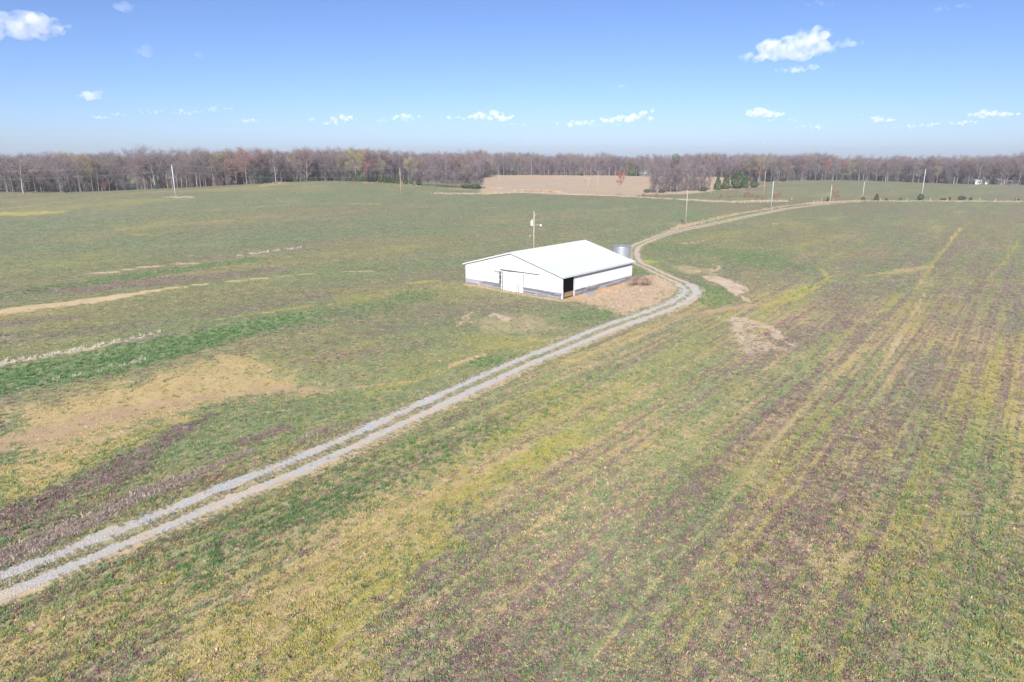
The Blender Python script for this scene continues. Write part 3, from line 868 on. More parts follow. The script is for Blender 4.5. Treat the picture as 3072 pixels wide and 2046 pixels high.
# grass on the lane's middle strip and its edges
def lane_side(n, lo, hi, P):
    i = rng.integers(0, len(P) - 2, n); T = P[i + 1] - P[i]; T /= np.linalg.norm(T, axis=1)[:, None]
    o = rng.uniform(lo, hi, n)
    w = P[i, 0] + T[:, 1] * o, P[i, 1] - T[:, 0] * o
    k = fbm(w[0] * .5, w[1] * .5, 133, 3) > .40
    return w[0][k], w[1][k]
parts = [lane_side(5600, -.72, .42, near), lane_side(4200, -2.4, -1.35, near), lane_side(3800, 1.3, 2.6, near), lane_side(2600, -.45, .42, farp), lane_side(1500, -2.0, -1.35, farp), lane_side(1500, 1.35, 2.0, farp)]
x = np.concatenate([p[0] for p in parts]); y = np.concatenate([p[1] for p in parts])
scatter('lane_grass', x, y, rng.uniform(.35, 1.15, len(x)), [clump('edge_tuft', (m_green, m_straw, m_green, m_brush)[i], 12, .14, .13, 1.0, .010, 200 + i) for i in range(4)], 'short grass on the middle strip and edges of the lane', .03)
# little pebbles on the lane
m_stone = plant_mat('stone', (.22, .22, .22), (.15, .15, .155), (.28, .277, .27), 0.0)
def pebble(i):
    bm = bmesh.new(); bmesh.ops.create_icosphere(bm, subdivisions=1, radius=.038)
    rr = random.Random(i)
    for v in bm.verts: v.co = Vector((v.co.x * rr.uniform(.7, 1.4), v.co.y * rr.uniform(.7, 1.4), v.co.z * rr.uniform(.4, .8)))
    me = bpy.data.meshes.new('pebble'); bm.to_mesh(me); bm.free(); me.materials.append(m_stone)
    return bpy.data.objects.new('pebble', me)
n = 20000
i = rng.integers(0, len(near) - 2, n); T = near[i + 1] - near[i]; T /= np.linalg.norm(T, axis=1)[:, None]
side = np.where(rng.random(n) < .6, -1.0, .85) + rng.normal(0, .38, n)
x = near[i, 0] + T[:, 1] * side + rng.normal(0, .2, n); y = near[i, 1] - T[:, 0] * side + rng.normal(0, .2, n)
scatter('lane_stones', x, y, rng.uniform(.4, 1.3, n), [pebble(i) for i in range(4)], 'loose grey stones scattered on the gravel lane', .045)

# ------------------------------------------------------------------ barn
m_white = simple('white_metal', (.46, .465, .475), (.41, .415, .43), 1.2, .45, 0, .4)
m_roof = simple('white_roof_metal', (.50, .50, .505), (.46, .465, .47), .8, .4, 0, .5)
m_roof2 = simple('newer_roof_metal', (.365, .385, .385), (.34, .365, .36), .8, .4, 0, .5)
m_board = simple('weathered_board', (.20, .20, .21), (.115, .115, .125), 2.0, .9, stretch=(.6, .6, 9), bump=.4)
m_wood = simple('grey_timber', (.24, .21, .18), (.15, .13, .115), 3, .9)
m_dark = simple('dark_iron', (.05, .045, .045), (.11, .08, .065), 5, .7)
m_galv = simple('galvanised_steel', (.36, .37, .40), (.27, .28, .31), 2.0, .5, .55, .5, stretch=(1, 1, .15))
m_rail = simple('galvanised_rail', (.40, .40, .42), (.27, .27, .29), 4, .5, .3)
m_conc = simple('old_concrete', (.23, .23, .24), (.17, .17, .175), 4, .9, bump=.4)
m_earth = simple('barn_earth', (.30, .18, .10), (.20, .125, .075), .8, .95, bump=.3)

BZ = 0.0
barn = empty('barn', (BARN_O[0], BARN_O[1], BZ), -.701)
tag(barn, 'low white metal barn with weathered grey skirt boards and an open corner bay', 'barn')
OH = .48          # eave overhang
SL = (BR - BE) / (BW / 2)
def roof_z(a):    # a: 0 right eave wall, -BW left wall
    return BE + SL * (BW / 2 - abs(a + BW / 2))
def corr(u0, u1, n=13):
    """profile of a ribbed sheet: (position, height) pairs"""
    out = []
    k = 3
    pitch = (u1 - u0) / k
    for i in range(k):
        s = u0 + i * pitch
        out += [(s, 0), (s + pitch * .55, 0), (s + pitch * .68, .038), (s + pitch * .87, .038)]
    out.append((u1, 0))
    return out
def sheet(name, prof, path, mat, parent):
    """prof: list of (u, h); path: function (u, h, t) t in 0,1 -> xyz ; thin two-ended sheet"""
    V, F = [], []
    for (u, h) in prof:
        V.append(path(u, h, 0)); V.append(path(u, h, 1))
    for i in range(len(prof) - 1):
        F.append((2 * i, 2 * i + 2, 2 * i + 3, 2 * i + 1))
    return mesh_obj(name, V, F, mat, parent)
# front gable (local y = 0, facing -y), local x = a from -BW to 0
def fx(a): return a - BW           # a measured from the left corner
SK = .93
np_ = 24
pw = BW / np_
DOOR0, DOOR1 = 8.75, 13.40
for i in range(np_):
    u0, u1 = -BW + i * pw + .004, -BW + (i + 1) * pw - .004
    um = (u0 + u1) / 2 + BW
    z0 = SK - .03
    if DOOR0 - .2 < um < DOOR1:
        z0 = 3.02           # above the doorway
    def path(u, h, t, z0=z0): return (u, -.03 - h, z0 if t == 0 else roof_z(u) - .02)
    prof = corr(u0, u1)
    if u0 < -BW / 2 < u1: prof = sorted(prof + [(-BW / 2, 0.0)])
    sheet('wall_panel', prof, path, m_white, barn)
_nt = m_board.node_tree; _b = _nt.nodes['Principled BSDF']; _src = _b.inputs['Base Color'].links[0].from_socket
_oi = nd(_nt, 'ShaderNodeObjectInfo'); _sc = nd(_nt, 'ShaderNodeVectorMath', operation='SCALE')
_nt.links.new(_src, _sc.inputs[0]); _nt.links.new(mth(_nt, 'MULTIPLY_ADD', _oi.outputs['Random'], 1.1, .55), _sc.inputs['Scale']); _nt.links.new(_sc.outputs[0], _b.inputs['Base Color'])
# solid backing of the walls, so that nothing shines through
def back(V, F): return mesh_obj('wall_frame', V, F, m_wood, barn)
for (a0, a1, z0, z1) in ((0, 8.65, .0, 3.6), (13.45, BW - .05, .0, 3.6)):
    V, F = [], []
    for zz in (.15, .75, 1.5, 2.4, 3.3): box(V, F, fx(a0) + .05, fx(a1), .0, .05, zz, zz + .14)
    back(V, F)
# skirt boards of the front, four courses, broken into lengths
rb = random.Random(5)
def boards(segs, axis, face, gap_low):
    for (a0, a1) in segs:
        for c in range(5):
            z0 = -.16 + c * .222; z1 = z0 + .214
            x = a0
            while x < a1 - .05:
                L = min(rb.uniform(2.6, 4.4), a1 - x)
                if a1 - (x + L) < .8: L = a1 - x
                V, F = [], []
                dz = rb.uniform(-.008, .008); pr = rb.uniform(0, .018)
                if axis == 'x': box(V, F, fx(x) + .004, fx(x + L) - .004, -.055 - pr, -.012, z0 + dz, z1 + dz)
                else: box(V, F, .012, .055 + pr, x + .004, x + L - .004, z0 + dz, z1 + dz)
                mesh_obj('skirt_board', V, F, m_board, barn)
                x += L
boards([(0.0, 8.52), (13.45, BW - .02)], 'x', None, 0)
boards([(3.62, BL)], 'y', None, 0)
# right wall: open bay from 0.3 to 3.3
np2 = 20
OB = 3.42
pw2 = (BL - OB) / np2
for i in range(np2):
    u0, u1 = OB + i * pw2 + .004, OB + (i + 1) * pw2 - .004
    sheet('wall_panel', corr(u0, u1), lambda u, h, t: (.03 + h, u, SK - .05 if t == 0 else BE - .04), m_white, barn)
V, F = [], []; box(V, F, -.02, .085, OB - .22, OB + .02, -.15, BE - .02); mesh_obj('door_post', V, F, m_white, barn)
V, F = [], []; box(V, F, -.16, .07, -.06, .14, -.2, BE - .03); mesh_obj('corner_post', V, F, m_white, barn)
V, F = [], []; box(V, F, -.20, .095, .15, .24, -.2, 1.32); mesh_obj('corner_stake', V, F, m_wood, barn)
# left and back walls
V, F = [], []; box(V, F, -BW - .04, -BW, 0, BL, -.15, BE - .02); mesh_obj('left_wall', V, F, m_white, barn)
V, F = [], []
n0 = 0
for y0 in (BL, BL + .04):
    V += [(-BW, y0, -.15), (0, y0, -.15), (0, y0, BE - .02), (-BW / 2, y0, BR - .02), (-BW, y0, BE - .02)]
F += [(0, 1, 2, 3, 4), (9, 8, 7, 6, 5)] + [(k, (k + 1) % 5 + 0, (k + 1) % 5 + 5, k + 5) for k in range(5)]
mesh_obj('back_wall', V, F, m_white, barn)
# roof: sheets with ribs, in an upper and a lower course
GO = .32
nr = 24
rw = (BL + 2 * GO) / nr
BRK = .52          # where the lower course begins, from the ridge
for side in (1, -1):
    for i in range(nr):
        u0, u1 = -GO + i * rw + .003, -GO + (i + 1) * rw - .003
        for (t0, t1, mt, lift) in ((0, BRK, m_roof, .075), (BRK - .012, 1, m_roof2 if side == 1 else m_roof, .055)):
            ext = BW / 2 + OH
            def path(u, h, t, t0=t0, t1=t1, lift=lift):
                d = (t0 if t == 0 else t1) * ext
                return (-BW / 2 + side * d, u, BR - SL * d + lift + h)
            sheet('roof_panel', corr(u0, u1), path, mt, barn)
V, F = [], []
y0, y1 = -GO - .02, BL + GO + .02
for yy in (y0, y1):
    V += [(-BW / 2 - .3, yy, BR - SL * .3 + .112), (-BW / 2, yy, BR + .128), (-BW / 2 + .3, yy, BR - SL * .3 + .112)]
F = [(0, 1, 4, 3), (1, 2, 5, 4)]
mesh_obj('ridge_cap', V, F, m_roof, barn)
# trim: eave fascia right and left, rake boards front and back
for sx, nm in ((1, 'eave_fascia'), (-1, 'eave_fascia')):
    ex = -BW / 2 + sx * (BW / 2 + OH); ez = BE - SL * OH
    V, F = [], []; box(V, F, ex - .03, ex + .03, -GO + .01, BL + GO - .01, ez - .15, ez + .04); mesh_obj(nm, V, F, m_white, barn)
for yy in (-GO, BL + GO):
    for sx in (1, -1):
        V = []
        for d in (0, BW / 2 + OH):
            x = -BW / 2 + sx * d; z = BR - SL * d
            for (dy, dz) in ((-.025, -.13), (.025, -.13), (.025, .06), (-.025, .06)): V.append((x, yy + dy, z + dz))
        F = [(0, 1, 5, 4), (1, 2, 6, 5), (2, 3, 7, 6), (3, 0, 4, 7), (0, 3, 2, 1), (4, 5, 6, 7)]
        mesh_obj('rake_board', V, F, m_white, barn)
# roof frame seen through the open bay
for i in range(9):
    y = .15 + i * (BL - .3) / 8
    V, F = [], []
    for sx in (1, -1):
        tube(V, F, [(-BW / 2, y, BR - .08), (-BW / 2 + sx * BW / 2, y, BE - .08)], [.07, .07], 4)
    tube(V, F, [(-BW + .1, y, BE - .22), (-.1, y, BE - .22)], [.07, .07], 4)
    mesh_obj('roof_truss', V, F, m_wood, barn)
for i in range(6):
    for xx in (-.14, -BW * .33, -BW * .66, -BW + .14):
        y = OB + .1 + i * (BL - OB - .3) / 5
        V, F = [], []; box(V, F, xx - .08, xx + .08, y - .08, y + .08, -.1, roof_z(xx) - .15); mesh_obj('inner_post', V, F, m_wood, barn)
V, F = [], []
gx = np.linspace(-BW + .05, -.02, 12); gy = np.linspace(.05, BL - .05, 12)
for a in gx:
    for b in gy: V.append((a, b, .12 + .05 * math.sin(a * 3) * math.cos(b * 2)))
for i in range(11):
    for j in range(11): F.append((i * 12 + j, (i + 1) * 12 + j, (i + 1) * 12 + j + 1, i * 12 + j + 1))
mesh_obj('earth_floor', V, F, m_earth, barn)
V, F = [], []; box(V, F, -.06, .0, OB + .02, BL, .15, 1.0); box(V, F, -.06, .0, OB + .02, BL, 2.0, 2.15); mesh_obj('wall_frame', V, F, m_wood, barn)
# sliding door, hung a little crooked and proud of the wall
door = mesh_obj('sliding_door', [], [], m_white, barn)
bm = bmesh.new()
V, F = [], []
prof = []
for i in range(5): prof += corr(9.08 + i * .896, 9.08 + (i + 1) * .896)[:-1]
prof.append((13.56, 0))
tl = .09
for (u, h) in prof:
    f = (u - 9.02) / (13.56 - 9.02)
    V.append((fx(u) + .10 * (1 - f) * 0 + .02, -.14 - h - .10 * (1 - f), -.02 - .14 * f)); V.append((fx(u) - .12, -.14 - h, 3.16 + .2 * f * .9))
for i in range(len(prof) - 1): F.append((2 * i, 2 * i + 2, 2 * i + 3, 2 * i + 1))
door.data.from_pydata(V, [], F); door.data.update()
V, F = [], []; tube(V, F, [(fx(8.55), -.24, 3.47), (fx(10.6), -.20, 3.42), (fx(13.2), -.19, 3.50), (fx(17.0), -.17, 3.47)], [.075, .075, .06, .055], 6); mesh_obj('door_rail', V, F, m_dark, barn)
V, F = [], []; box(V, F, fx(8.5), fx(13.6), -.27, -.03, 3.52, 3.56); box(V, F, fx(13.6), fx(17.02), -.24, -.03, 3.515, 3.545); mesh_obj('rail_hood', V, F, m_white, barn)
for zz, a0 in ((3.03, 6.96), (2.85, 7.07)):
    V, F = [], []; box(V, F, fx(a0), fx(8.9), -.115, -.06, zz, zz + .07); mesh_obj('door_batten', V, F, m_wood, barn)
V, F = [], []; box(V, F, fx(8.55), fx(8.72), -.10, .05, -.15, 3.3); mesh_obj('door_jamb', V, F, m_white, barn)
for a0, a1, z1, yy in ((12.42, 12.30, 1.5, -.42), (12.80, 12.72, 1.42, -.42), (8.52, 8.28, 1.53, -.24)):
    V, F = [], []; tube(V, F, [(fx(a0), yy, -.2), (fx(a1), yy + .05, z1)], [.035, .028], 5); 
    st = mesh_obj('steel_stake', V, F, m_dark, None); st.matrix_world = Matrix.Translation((BARN_O[0], BARN_O[1], BZ)) @ Matrix.Rotation(-.701, 4, 'Z')
    tag(st, 'thin dark stake ' + {1.5: 'standing before the sliding door, left of the pair', 1.42: 'standing before the sliding door, right of the pair', 1.53: 'leaning on the skirt boards left of the sliding door'}[z1], 'stake', 'stakes round the barn')
for b0, b1, z1, nm in ((5.58, 5.54, 1.12, 'upright behind the concrete trough at the barn wall'), (7.29, 7.46, 1.14, 'leaning on the skirt boards right of the concrete trough')):
    V, F = [], []; tube(V, F, [(.32, b0, -.15), (.18, b1, z1)], [.03, .026], 5)
    st = mesh_obj('steel_stake', V, F, m_dark, None); st.matrix_world = Matrix.Translation((BARN_O[0], BARN_O[1], BZ)) @ Matrix.Rotation(-.701, 4, 'Z')
    tag(st, 'thin dark stake ' + nm, 'stake', 'stakes round the barn')

def bw(a, b):   # barn coordinates to place
    return BARN_O + a * BU + b * BV
# ------------------------------------------------------------------ concrete trough beside the right wall
p = bw(1.55, 5.6)
tr = empty('feed_trough', (p[0], p[1], gz(*p)), -.701 + R(82))
tag(tr, 'upturned grey concrete trough lying beside the open barn bay', 'trough')
V = [(-1.05, -.62, -.1), (1.05, -.62, -.1), (1.05, .62, -.1), (-1.05, .62, -.1), (-.92, -.52, .34), (.92, -.52, .42), (.92, .52, .46), (-.92, .52, .40)]
mesh_obj('body', V, [(0, 3, 2, 1), (4, 5, 6, 7), (0, 1, 5, 4), (1, 2, 6, 5), (2, 3, 7, 6), (3, 0, 4, 7)], m_conc, tr)
V, F = [], []; box(V, F, -1.1, 1.1, -.68, .68, -.12, -.02); mesh_obj('rim', V, F, m_conc, tr)
# small pale bucket in the weeds
p = ground_pt(1917, 872)
bk = empty('bucket', (p[0], p[1], gz(*p) + .05), .3); tag(bk, 'small tipped pale bucket in the dry weeds by the barn', 'bucket')
V, F = [], []; lathe(V, F, [(.001, 0), (.15, 0), (.19, .38), (.175, .38), (.14, .02), (.001, .02)], 14); b_ = mesh_obj('pail', V, F, m_galv, bk, True)
V, F = [], []; tube(V, F, [(.19 * math.cos(t), .02, .38 + .2 * math.sin(t)) for t in np.linspace(0, math.pi, 9)], [.008] * 9, 5); mesh_obj('bail', V, F, m_dark, bk)
bk.rotation_euler = (1.25, .2, .6)

# ------------------------------------------------------------------ grain bin behind the barn
gb = np.array([22.9, 143.0]); gbz = gz(*gb)
gbin = empty('grain_bin', (gb[0], gb[1], gbz), 0); tag(gbin, 'round corrugated galvanised grain bin standing behind the barn', 'grain bin')
RB, HB = 1.98, 3.9
for ring in range(4):
    z0, z1 = -.2 + ring * (HB + .2) / 4, -.2 + (ring + 1) * (HB + .2) / 4
    V, F = [], []
    prof = []
    k = 15
    for i in range(k + 1):
        prof.append((RB + .012 * math.sin(i * 2.1) + (.004 if ring % 2 else 0), z0 + (z1 - z0) * i / k))
    lathe(V, F, prof, 48); mesh_obj('wall_ring', V, F, m_galv, gbin, True)
for a in range(10):
    t = 2 * math.pi * a / 10 + .2
    V, F = [], []; box(V, F, -.04, .04, RB, RB + .05, -.2, HB); o = mesh_obj('stiffener', V, F, m_galv, gbin); o.rotation_euler = (0, 0, t)
V, F = [], []; lathe(V, F, [(RB + .08, HB - .05), (RB + .06, HB + .02), (.45, HB + .22), (.4, HB + .22)], 32); rf = mesh_obj('roof', V, F, m_galv, gbin)
V, F = [], []; lathe(V, F, [(.34, HB + .20), (.35, HB + .29), (.2, HB + .32), (.001, HB + .33)], 16); mesh_obj('hatch', V, F, m_galv, rf)
V, F = [], []; box(V, F, -.3, .3, -RB - .09, -RB + .02, .3, 1.5); dr = mesh_obj('door', V, F, m_galv, gbin)

# ------------------------------------------------------------------ utility poles
m_pole = simple('pole_wood', (.33, .28, .22), (.25, .205, .16), 2, .9, stretch=(3, 3, .4))
m_pole_g = simple('grey_pole', (.40, .40, .41), (.31, .31, .32), 2, .8, stretch=(3, 3, .4))
m_pole_b = simple('red_brown_pole', (.36, .24, .18), (.27, .18, .13), 2, .9, stretch=(3, 3, .4))
m_ins = simple('insulator', (.55, .53, .52), (.40, .38, .37), 8, .4)
POLES = {}
def pole(key, px, py, top_py, Y, label, mat=m_pole, r=.15, head='pin', tilt=0):
    g = at_depth(px, py, Y)
    x, y = g[0], g[1]
    z = gz(x, y)
    zt = at_depth(px, top_py, Y)[2]
    h = zt - z
    o = empty('utility_pole', (x, y, z)); tag(o, label, 'utility pole', 'utility poles')
    V, F = [], []; tube(V, F, [(0, 0, -.4), (0, 0, h * .5), (0, 0, h)], [r, r * .88, r * .72], 10); mesh_obj('shaft', V, F, mat, o, True)
    if head == 'pin':
        V, F = [], []; lathe(V, F, [(.02, h), (.02, h + .16), (.07, h + .17), (.09, h + .26), (.05, h + .32), (.001, h + .33)], 10); mesh_obj('insulator', V, F, m_ins, o)
    elif head == 'arm':
        V, F = [], []; box(V, F, -.9, .9, -.16, -.05, h - .5, h - .37); ar = mesh_obj('crossarm', V, F, mat, o); 
        for q in (-.8, .8):
            V, F = [], []; lathe(V, F, [(.02, h - .37), (.02, h - .25), (.06, h - .22), (.05, h - .12), (.001, h - .1)], 8, q, -.105); mesh_obj('insulator', V, F, m_ins, ar)
    elif head == 'line':
        V, F = [], []; lathe(V, F, [(.02, h), (.02, h + .16), (.07, h + .17), (.09, h + .26), (.001, h + .30)], 10); mesh_obj('insulator', V, F, m_ins, o)
        V, F = [], []; tube(V, F, [(0, -.1, h - 1.9), (-.25, -.25, h - 1.95)], [.04, .06], 6); mesh_obj('bracket', V, F, m_ins, o)
    POLES[key] = (x, y, z, h, o)
    return o
pole('a', 527, 590, 496, 250, 'tall pale grey utility pole standing alone in the left field', m_pole_g, .2, 'line')
pole('b', 1203, 590, 505, 285, 'brown utility pole in the middle field left of the barn', m_pole_b, .16, 'line')
pole('c', 1792, 596, 516, 305, 'thin pale pole at the field edge right in front of the lone red tree', m_pole, .12, 'pin')
pole('d', 1765, 579, 533, 350, 'pole with a crossarm on the near edge of the tan stubble field', m_pole, .15, 'arm')
pole('e', 1752, 545, 514, 520, 'far pole beside the pale road across the stubble field', m_pole, .15, 'pin')
pole('f', 1498, 560, 523, 400, 'far left pole at the end of the pale field road', m_pole, .14, 'pin')
pole('g', 2056, 676, 577, 209, 'wooden pole beside the lane with a dark stub leaning at its foot', m_pole, .15, 'pin')
pole('h', 2313, 622, 545, 262, 'pale pole at the edge of the lane, second beyond the barn', m_pole_g, .15, 'pin')
pole('i', 2489, 612, 556, 312, 'pale pole among the weeds where the lane reaches the fence row', m_pole_g, .15, 'pin')
pole('j', 2587, 597, 546, 366, 'pale pole rising behind a small cedar on the fence row', m_pole_g, .15, 'pin')
pole('k', 2765, 588, 508, 318, 'tall pale pole rising behind a round cedar at far right', m_pole_g, .17, 'pin')
pole('l', 2289, 600, 515, 330, 'red brown pole before the red budding tree', m_pole_b, .15, 'pin')
pole('m', 2132, 586, 551, 345, 'short thin pole left of the big cedars', m_pole, .10, 'pin')
pole('n', 1921, 528, 500, 660, 'small pole right of the two far cedars by the white house', m_pole, .17, 'pin')
V, F = [], []
gx_, gy_ = ground_pt(2054, 677)
tube(V, F, [(gx_ - .15, gy_ - .3, gz(gx_, gy_) - .2), (gx_ - 1.0, gy_ - .3, gz(gx_, gy_) + 1.9)], [.13, .11], 7)
st = mesh_obj('leaning_post', V, F, m_dark, None); tag(st, 'short black post leaning beside the wooden pole on the lane', 'post')
# pole with transformer behind the barn
o = pole('t', 1601, 778, 638, 147, 'wooden pole with transformer and yard lamp behind the barn', m_pole, .16, 'pin')
x, y, z, h, _ = POLES['t']
m_can = simple('transformer_grey', (.66, .67, .70), (.58, .59, .62), 3, .5)
V, F = [], []; lathe(V, F, [(.001, h - 2.7), (.23, h - 2.7), (.24, h - 1.8), (.19, h - 1.7), (.001, h - 1.66)], 16, -.46, 0); can = mesh_obj('transformer', V, F, m_can, o, False)
V, F = [], []; lathe(V, F, [(.05, h - 1.68), (.07, h - 1.5), (.03, h - 1.35), (.001, h - 1.33)], 8, -.38, 0); mesh_obj('bushing', V, F, m_ins, can)
V, F = [], []; tube(V, F, [(.1, 0, h - 2.65), (.7, -.1, h - 2.5), (1.35, -.15, h - 2.52)], [.03, .03, .03], 6); arm = mesh_obj('lamp_arm', V, F, m_rail, o)
V, F = [], []; lathe(V, F, [(.02, h - 2.4), (.12, h - 2.45), (.13, h - 2.62), (.24, h - 2.78), (.22, h - 2.80), (.001, h - 2.72)], 14, 1.45, -.15); mesh_obj('lamp', V, F, m_can, arm)
V, F = [], []; tube(V, F, [(.36 + .14 * math.cos(t), -.1, h - .42 + .19 * math.sin(t)) for t in np.linspace(0, 2 * math.pi, 15)], [.018] * 15, 5); mesh_obj('wire_loop', V, F, m_ins, o)
g2 = ground_pt(1567, 737)
gd = Vector((g2[0] - x, g2[1] - y, 0)); gd = Vector((-2.6, -.4, 0))
V, F = [], []; tube(V, F, [(0, 0, h - 2.2), (gd.x, gd.y, gz(x + gd.x, y + gd.y) - z)], [.012, .012], 4); gw = mesh_obj('guy_wire', V, F, m_rail, o)
V, F = [], []; pa = Vector((0, 0, h - 2.2)).lerp(Vector((gd.x, gd.y, 0)), .32); tube(V, F, [pa + Vector((.03, 0, .07)), pa - Vector((.06, .01, .18))], [.05, .05], 6); mesh_obj('guy_insulator', V, F, m_can, gw)
# line wires on the left poles
def wire(a, b, sag, label, r=.026):
    V, F = [], []
    a, b = Vector(a), Vector(b)
    pts = []
    for i in range(17):
        t = i / 16; q = a.lerp(b, t); q.z -= sag * 4 * t * (1 - t); pts.append(q)
    tube(V, F, pts, [r] * 17, 3, False)
    w = mesh_obj('power_wire', V, F, m_rail, None); tag(w, label, 'power wire', 'power wires'); return w
A, B_, Cc = POLES['a'], POLES['b'], POLES['c']
def tp(P, d): return (P[0], P[1], P[2] + P[3] - d)
L0 = at_depth(-700, 512, 232)
wire(tp(A, -.25), tp(B_, -.25), 1.6, 'upper wire between the tall grey pole and the brown pole')
wire(tp(A, 2.0), tp(B_, 2.2), 1.9, 'lower wire between the tall grey pole and the brown pole')
wire((L0[0], L0[1], L0[2]), tp(A, -.25), 1.6, 'upper wire running left from the tall grey pole')
wire((L0[0], L0[1], L0[2] - 2.1), tp(A, 2.0), 1.9, 'lower wire running left from the tall grey pole')
wire(tp(B_, -.25), tp(Cc, -.25), 1.8, 'wire between the brown pole and the thin pole by the stubble field')

# ------------------------------------------------------------------ trees
m_bark = simple('bark', (.20, .17, .16), (.125, .105, .10), 1.5, .95, stretch=(2, 2, .3))
m_bark_d = simple('dark_bark', (.14, .115, .11), (.09, .075, .072), 1.5, .95, stretch=(2, 2, .3))
m_bark_l = simple('pale_bark', (.30, .27, .255), (.20, .18, .17), 1.5, .95, stretch=(2, 2, .3))
m_twig = {'grey': plant_mat('twig_grey', (.150, .122, .122), (.112, .090, .096), (.195, .160, .158), .15),
          'purple': plant_mat('twig_purple', (.145, .110, .116), (.120, .092, .098), (.17, .132, .130), .15),
          'red': plant_mat('bud_red', (.27, .085, .065), (.21, .085, .070), (.30, .12, .075), .2),
          'rust': plant_mat('bud_rust', (.22, .115, .090), (.18, .105, .088), (.25, .14, .10), .2),
          'yellow': plant_mat('bud_yellow', (.245, .215, .095), (.205, .18, .095), (.27, .225, .105), .2),
          'olive': plant_mat('bud_olive', (.20, .175, .10), (.17, .145, .10), (.23, .19, .11), .2)}
m_leaf = plant_mat('cedar_leaf', (.038, .062, .024), (.055, .080, .030), (.075, .095, .035), .1)
m_leaf_d = plant_mat('dark_cedar_leaf', (.022, .036, .024), (.032, .046, .028), (.042, .058, .03), .1)

def tree_geo(seed, H=18.0, spread=5.0, twigs=1500, low=.35, tw=.030, fork=7):
    """leafless tree: tapered trunk, limbs and a cloud of fine twigs"""
    r = random.Random(seed)
    V, F = [], []
    TV, TF = [], []
    bow = (r.uniform(-.05, .05), r.uniform(-.05, .05))
    trunk = []
    for i in range(7):
        t = i / 6
        trunk.append(Vector((bow[0] * H * t * t + r.uniform(-.1, .1), bow[1] * H * t * t + r.uniform(-.1, .1), -.4 + (H * .8 + .4) * t)))
    r0 = H * .0125
    tube(V, F, trunk, [r0 * (1.15 - .95 * i / 6) for i in range(7)], 6, False)
    ends = [(trunk[-1], Vector((0, 0, 1)), 1.0)]
    for i in range(fork):
        t = low + (1 - low) * (i + r.random()) / fork * .92
        k = min(int(t * 6), 5); p = trunk[k].lerp(trunk[k + 1], t * 6 - k)
        an = i * 2.4 + r.uniform(-.5, .5)
        prof = math.sin(math.pi * min(1, (t - low) / (1 - low) * .75 + .25)) ** .7
        L = spread * (.55 + .6 * prof) * r.uniform(.75, 1.15)
        d = Vector((math.cos(an), math.sin(an), r.uniform(.55, 1.1))).normalized()
        q1 = p + d * L * .5; d2 = (d + Vector((r.uniform(-.3, .3), r.uniform(-.3, .3), .35))).normalized(); q2 = q1 + d2 * L * .6
        rl = r0 * .42 * (1.1 - t * .6)
        tube(V, F, [p, q1, q2], [rl, rl * .6, rl * .25], 4, False)
        ends.append((q2, d2, .8))
        for j in range(3):
            tt = r.uniform(.35, .95); b = p.lerp(q1, tt * 2) if tt < .5 else q1.lerp(q2, tt * 2 - 1)
            d3 = (d2 + Vector((r.uniform(-.9, .9), r.uniform(-.9, .9), r.uniform(-.1, .8)))).normalized()
            e = b + d3 * L * r.uniform(.3, .5)
            tube(V, F, [b, e], [rl * .35, rl * .12], 3, False)
            ends.append((e, d3, .65)); ends.append((b.lerp(e, .5), d3, .55))
        ends.append((q1, d, .7))
    for i in range(twigs):
        e, d, s = ends[r.randrange(len(ends))]
        off = Vector((r.gauss(0, 1), r.gauss(0, 1), r.gauss(0, .8))) * (spread * .19 * (.6 + s * .6))
        a = e + off * .55
        dd = (off.normalized() * .7 + d * .5 + Vector((r.uniform(-.5, .5), r.uniform(-.5, .5), .3))).normalized()
        L = r.uniform(.7, 1.7)
        b = a + dd * L
        s_ = dd.cross(Vector((r.uniform(-1, 1), r.uniform(-1, 1), r.uniform(-1, 1)))).normalized() * tw * r.uniform(.6, 1.5)
        k = len(TV)
        TV += [tuple(a - s_), tuple(a + s_), tuple(b)]
        TF.append((k, k + 1, k + 2))
    return (V, F), (TV, TF)
def to_mesh(name, VF, mat):
    me = bpy.data.meshes.new(name); me.from_pydata([tuple(v) for v in VF[0]], [], VF[1]); me.update(); me.materials.append(mat); return me
def cedar_geo(seed, H=6.0, Wd=2.2, n=900, cone=True, base=.02):
    r = random.Random(seed)
    V, F = [], []; TV, TF = [], []
    tube(V, F, [(0, 0, -.3), (0, 0, H * .8)], [H * .022, H * .006], 5, False)
    lob = [(r.uniform(0, 6.28), r.uniform(.5, 1.0), r.uniform(.1, .9)) for _ in range(9)]
    for i in range(n):
        t = r.random() ** 1.25
        a = r.uniform(0, 6.283)
        rad = (1 - t) ** .75 * (min(1, t * 6 + .55)) if cone else math.sqrt(max(0, 1 - (2 * t - 1) ** 2)) * .95
        bump_ = 1 + sum(.22 * math.exp(-((((a - l[0] + 3.14) % 6.283) - 3.14) / .5) ** 2 - ((t - l[2]) / .13) ** 2) for l in lob) - .12
        rr = Wd * rad * bump_ * (.55 + .45 * r.random() ** .4)
        p = Vector((rr * math.cos(a), rr * math.sin(a), H * (base + (1 - base) * t)))
        out = (Vector((math.cos(a), math.sin(a), .5)) * .5 + Vector((r.gauss(0, 1), r.gauss(0, 1), r.gauss(0, 1)))).normalized()
        s = H * .06 * r.uniform(.7, 1.3)
        u = out.cross(Vector((r.uniform(-1, 1), r.uniform(-1, 1), r.uniform(-1, 1)))).normalized()
        k = len(TV)
        TV += [tuple(p - u * s * .5), tuple(p + u * s * .5), tuple(p + out * s * 1.1 + u * s * .15)]
        TF.append((k, k + 1, k + 2))
    return (V, F), (TV, TF)

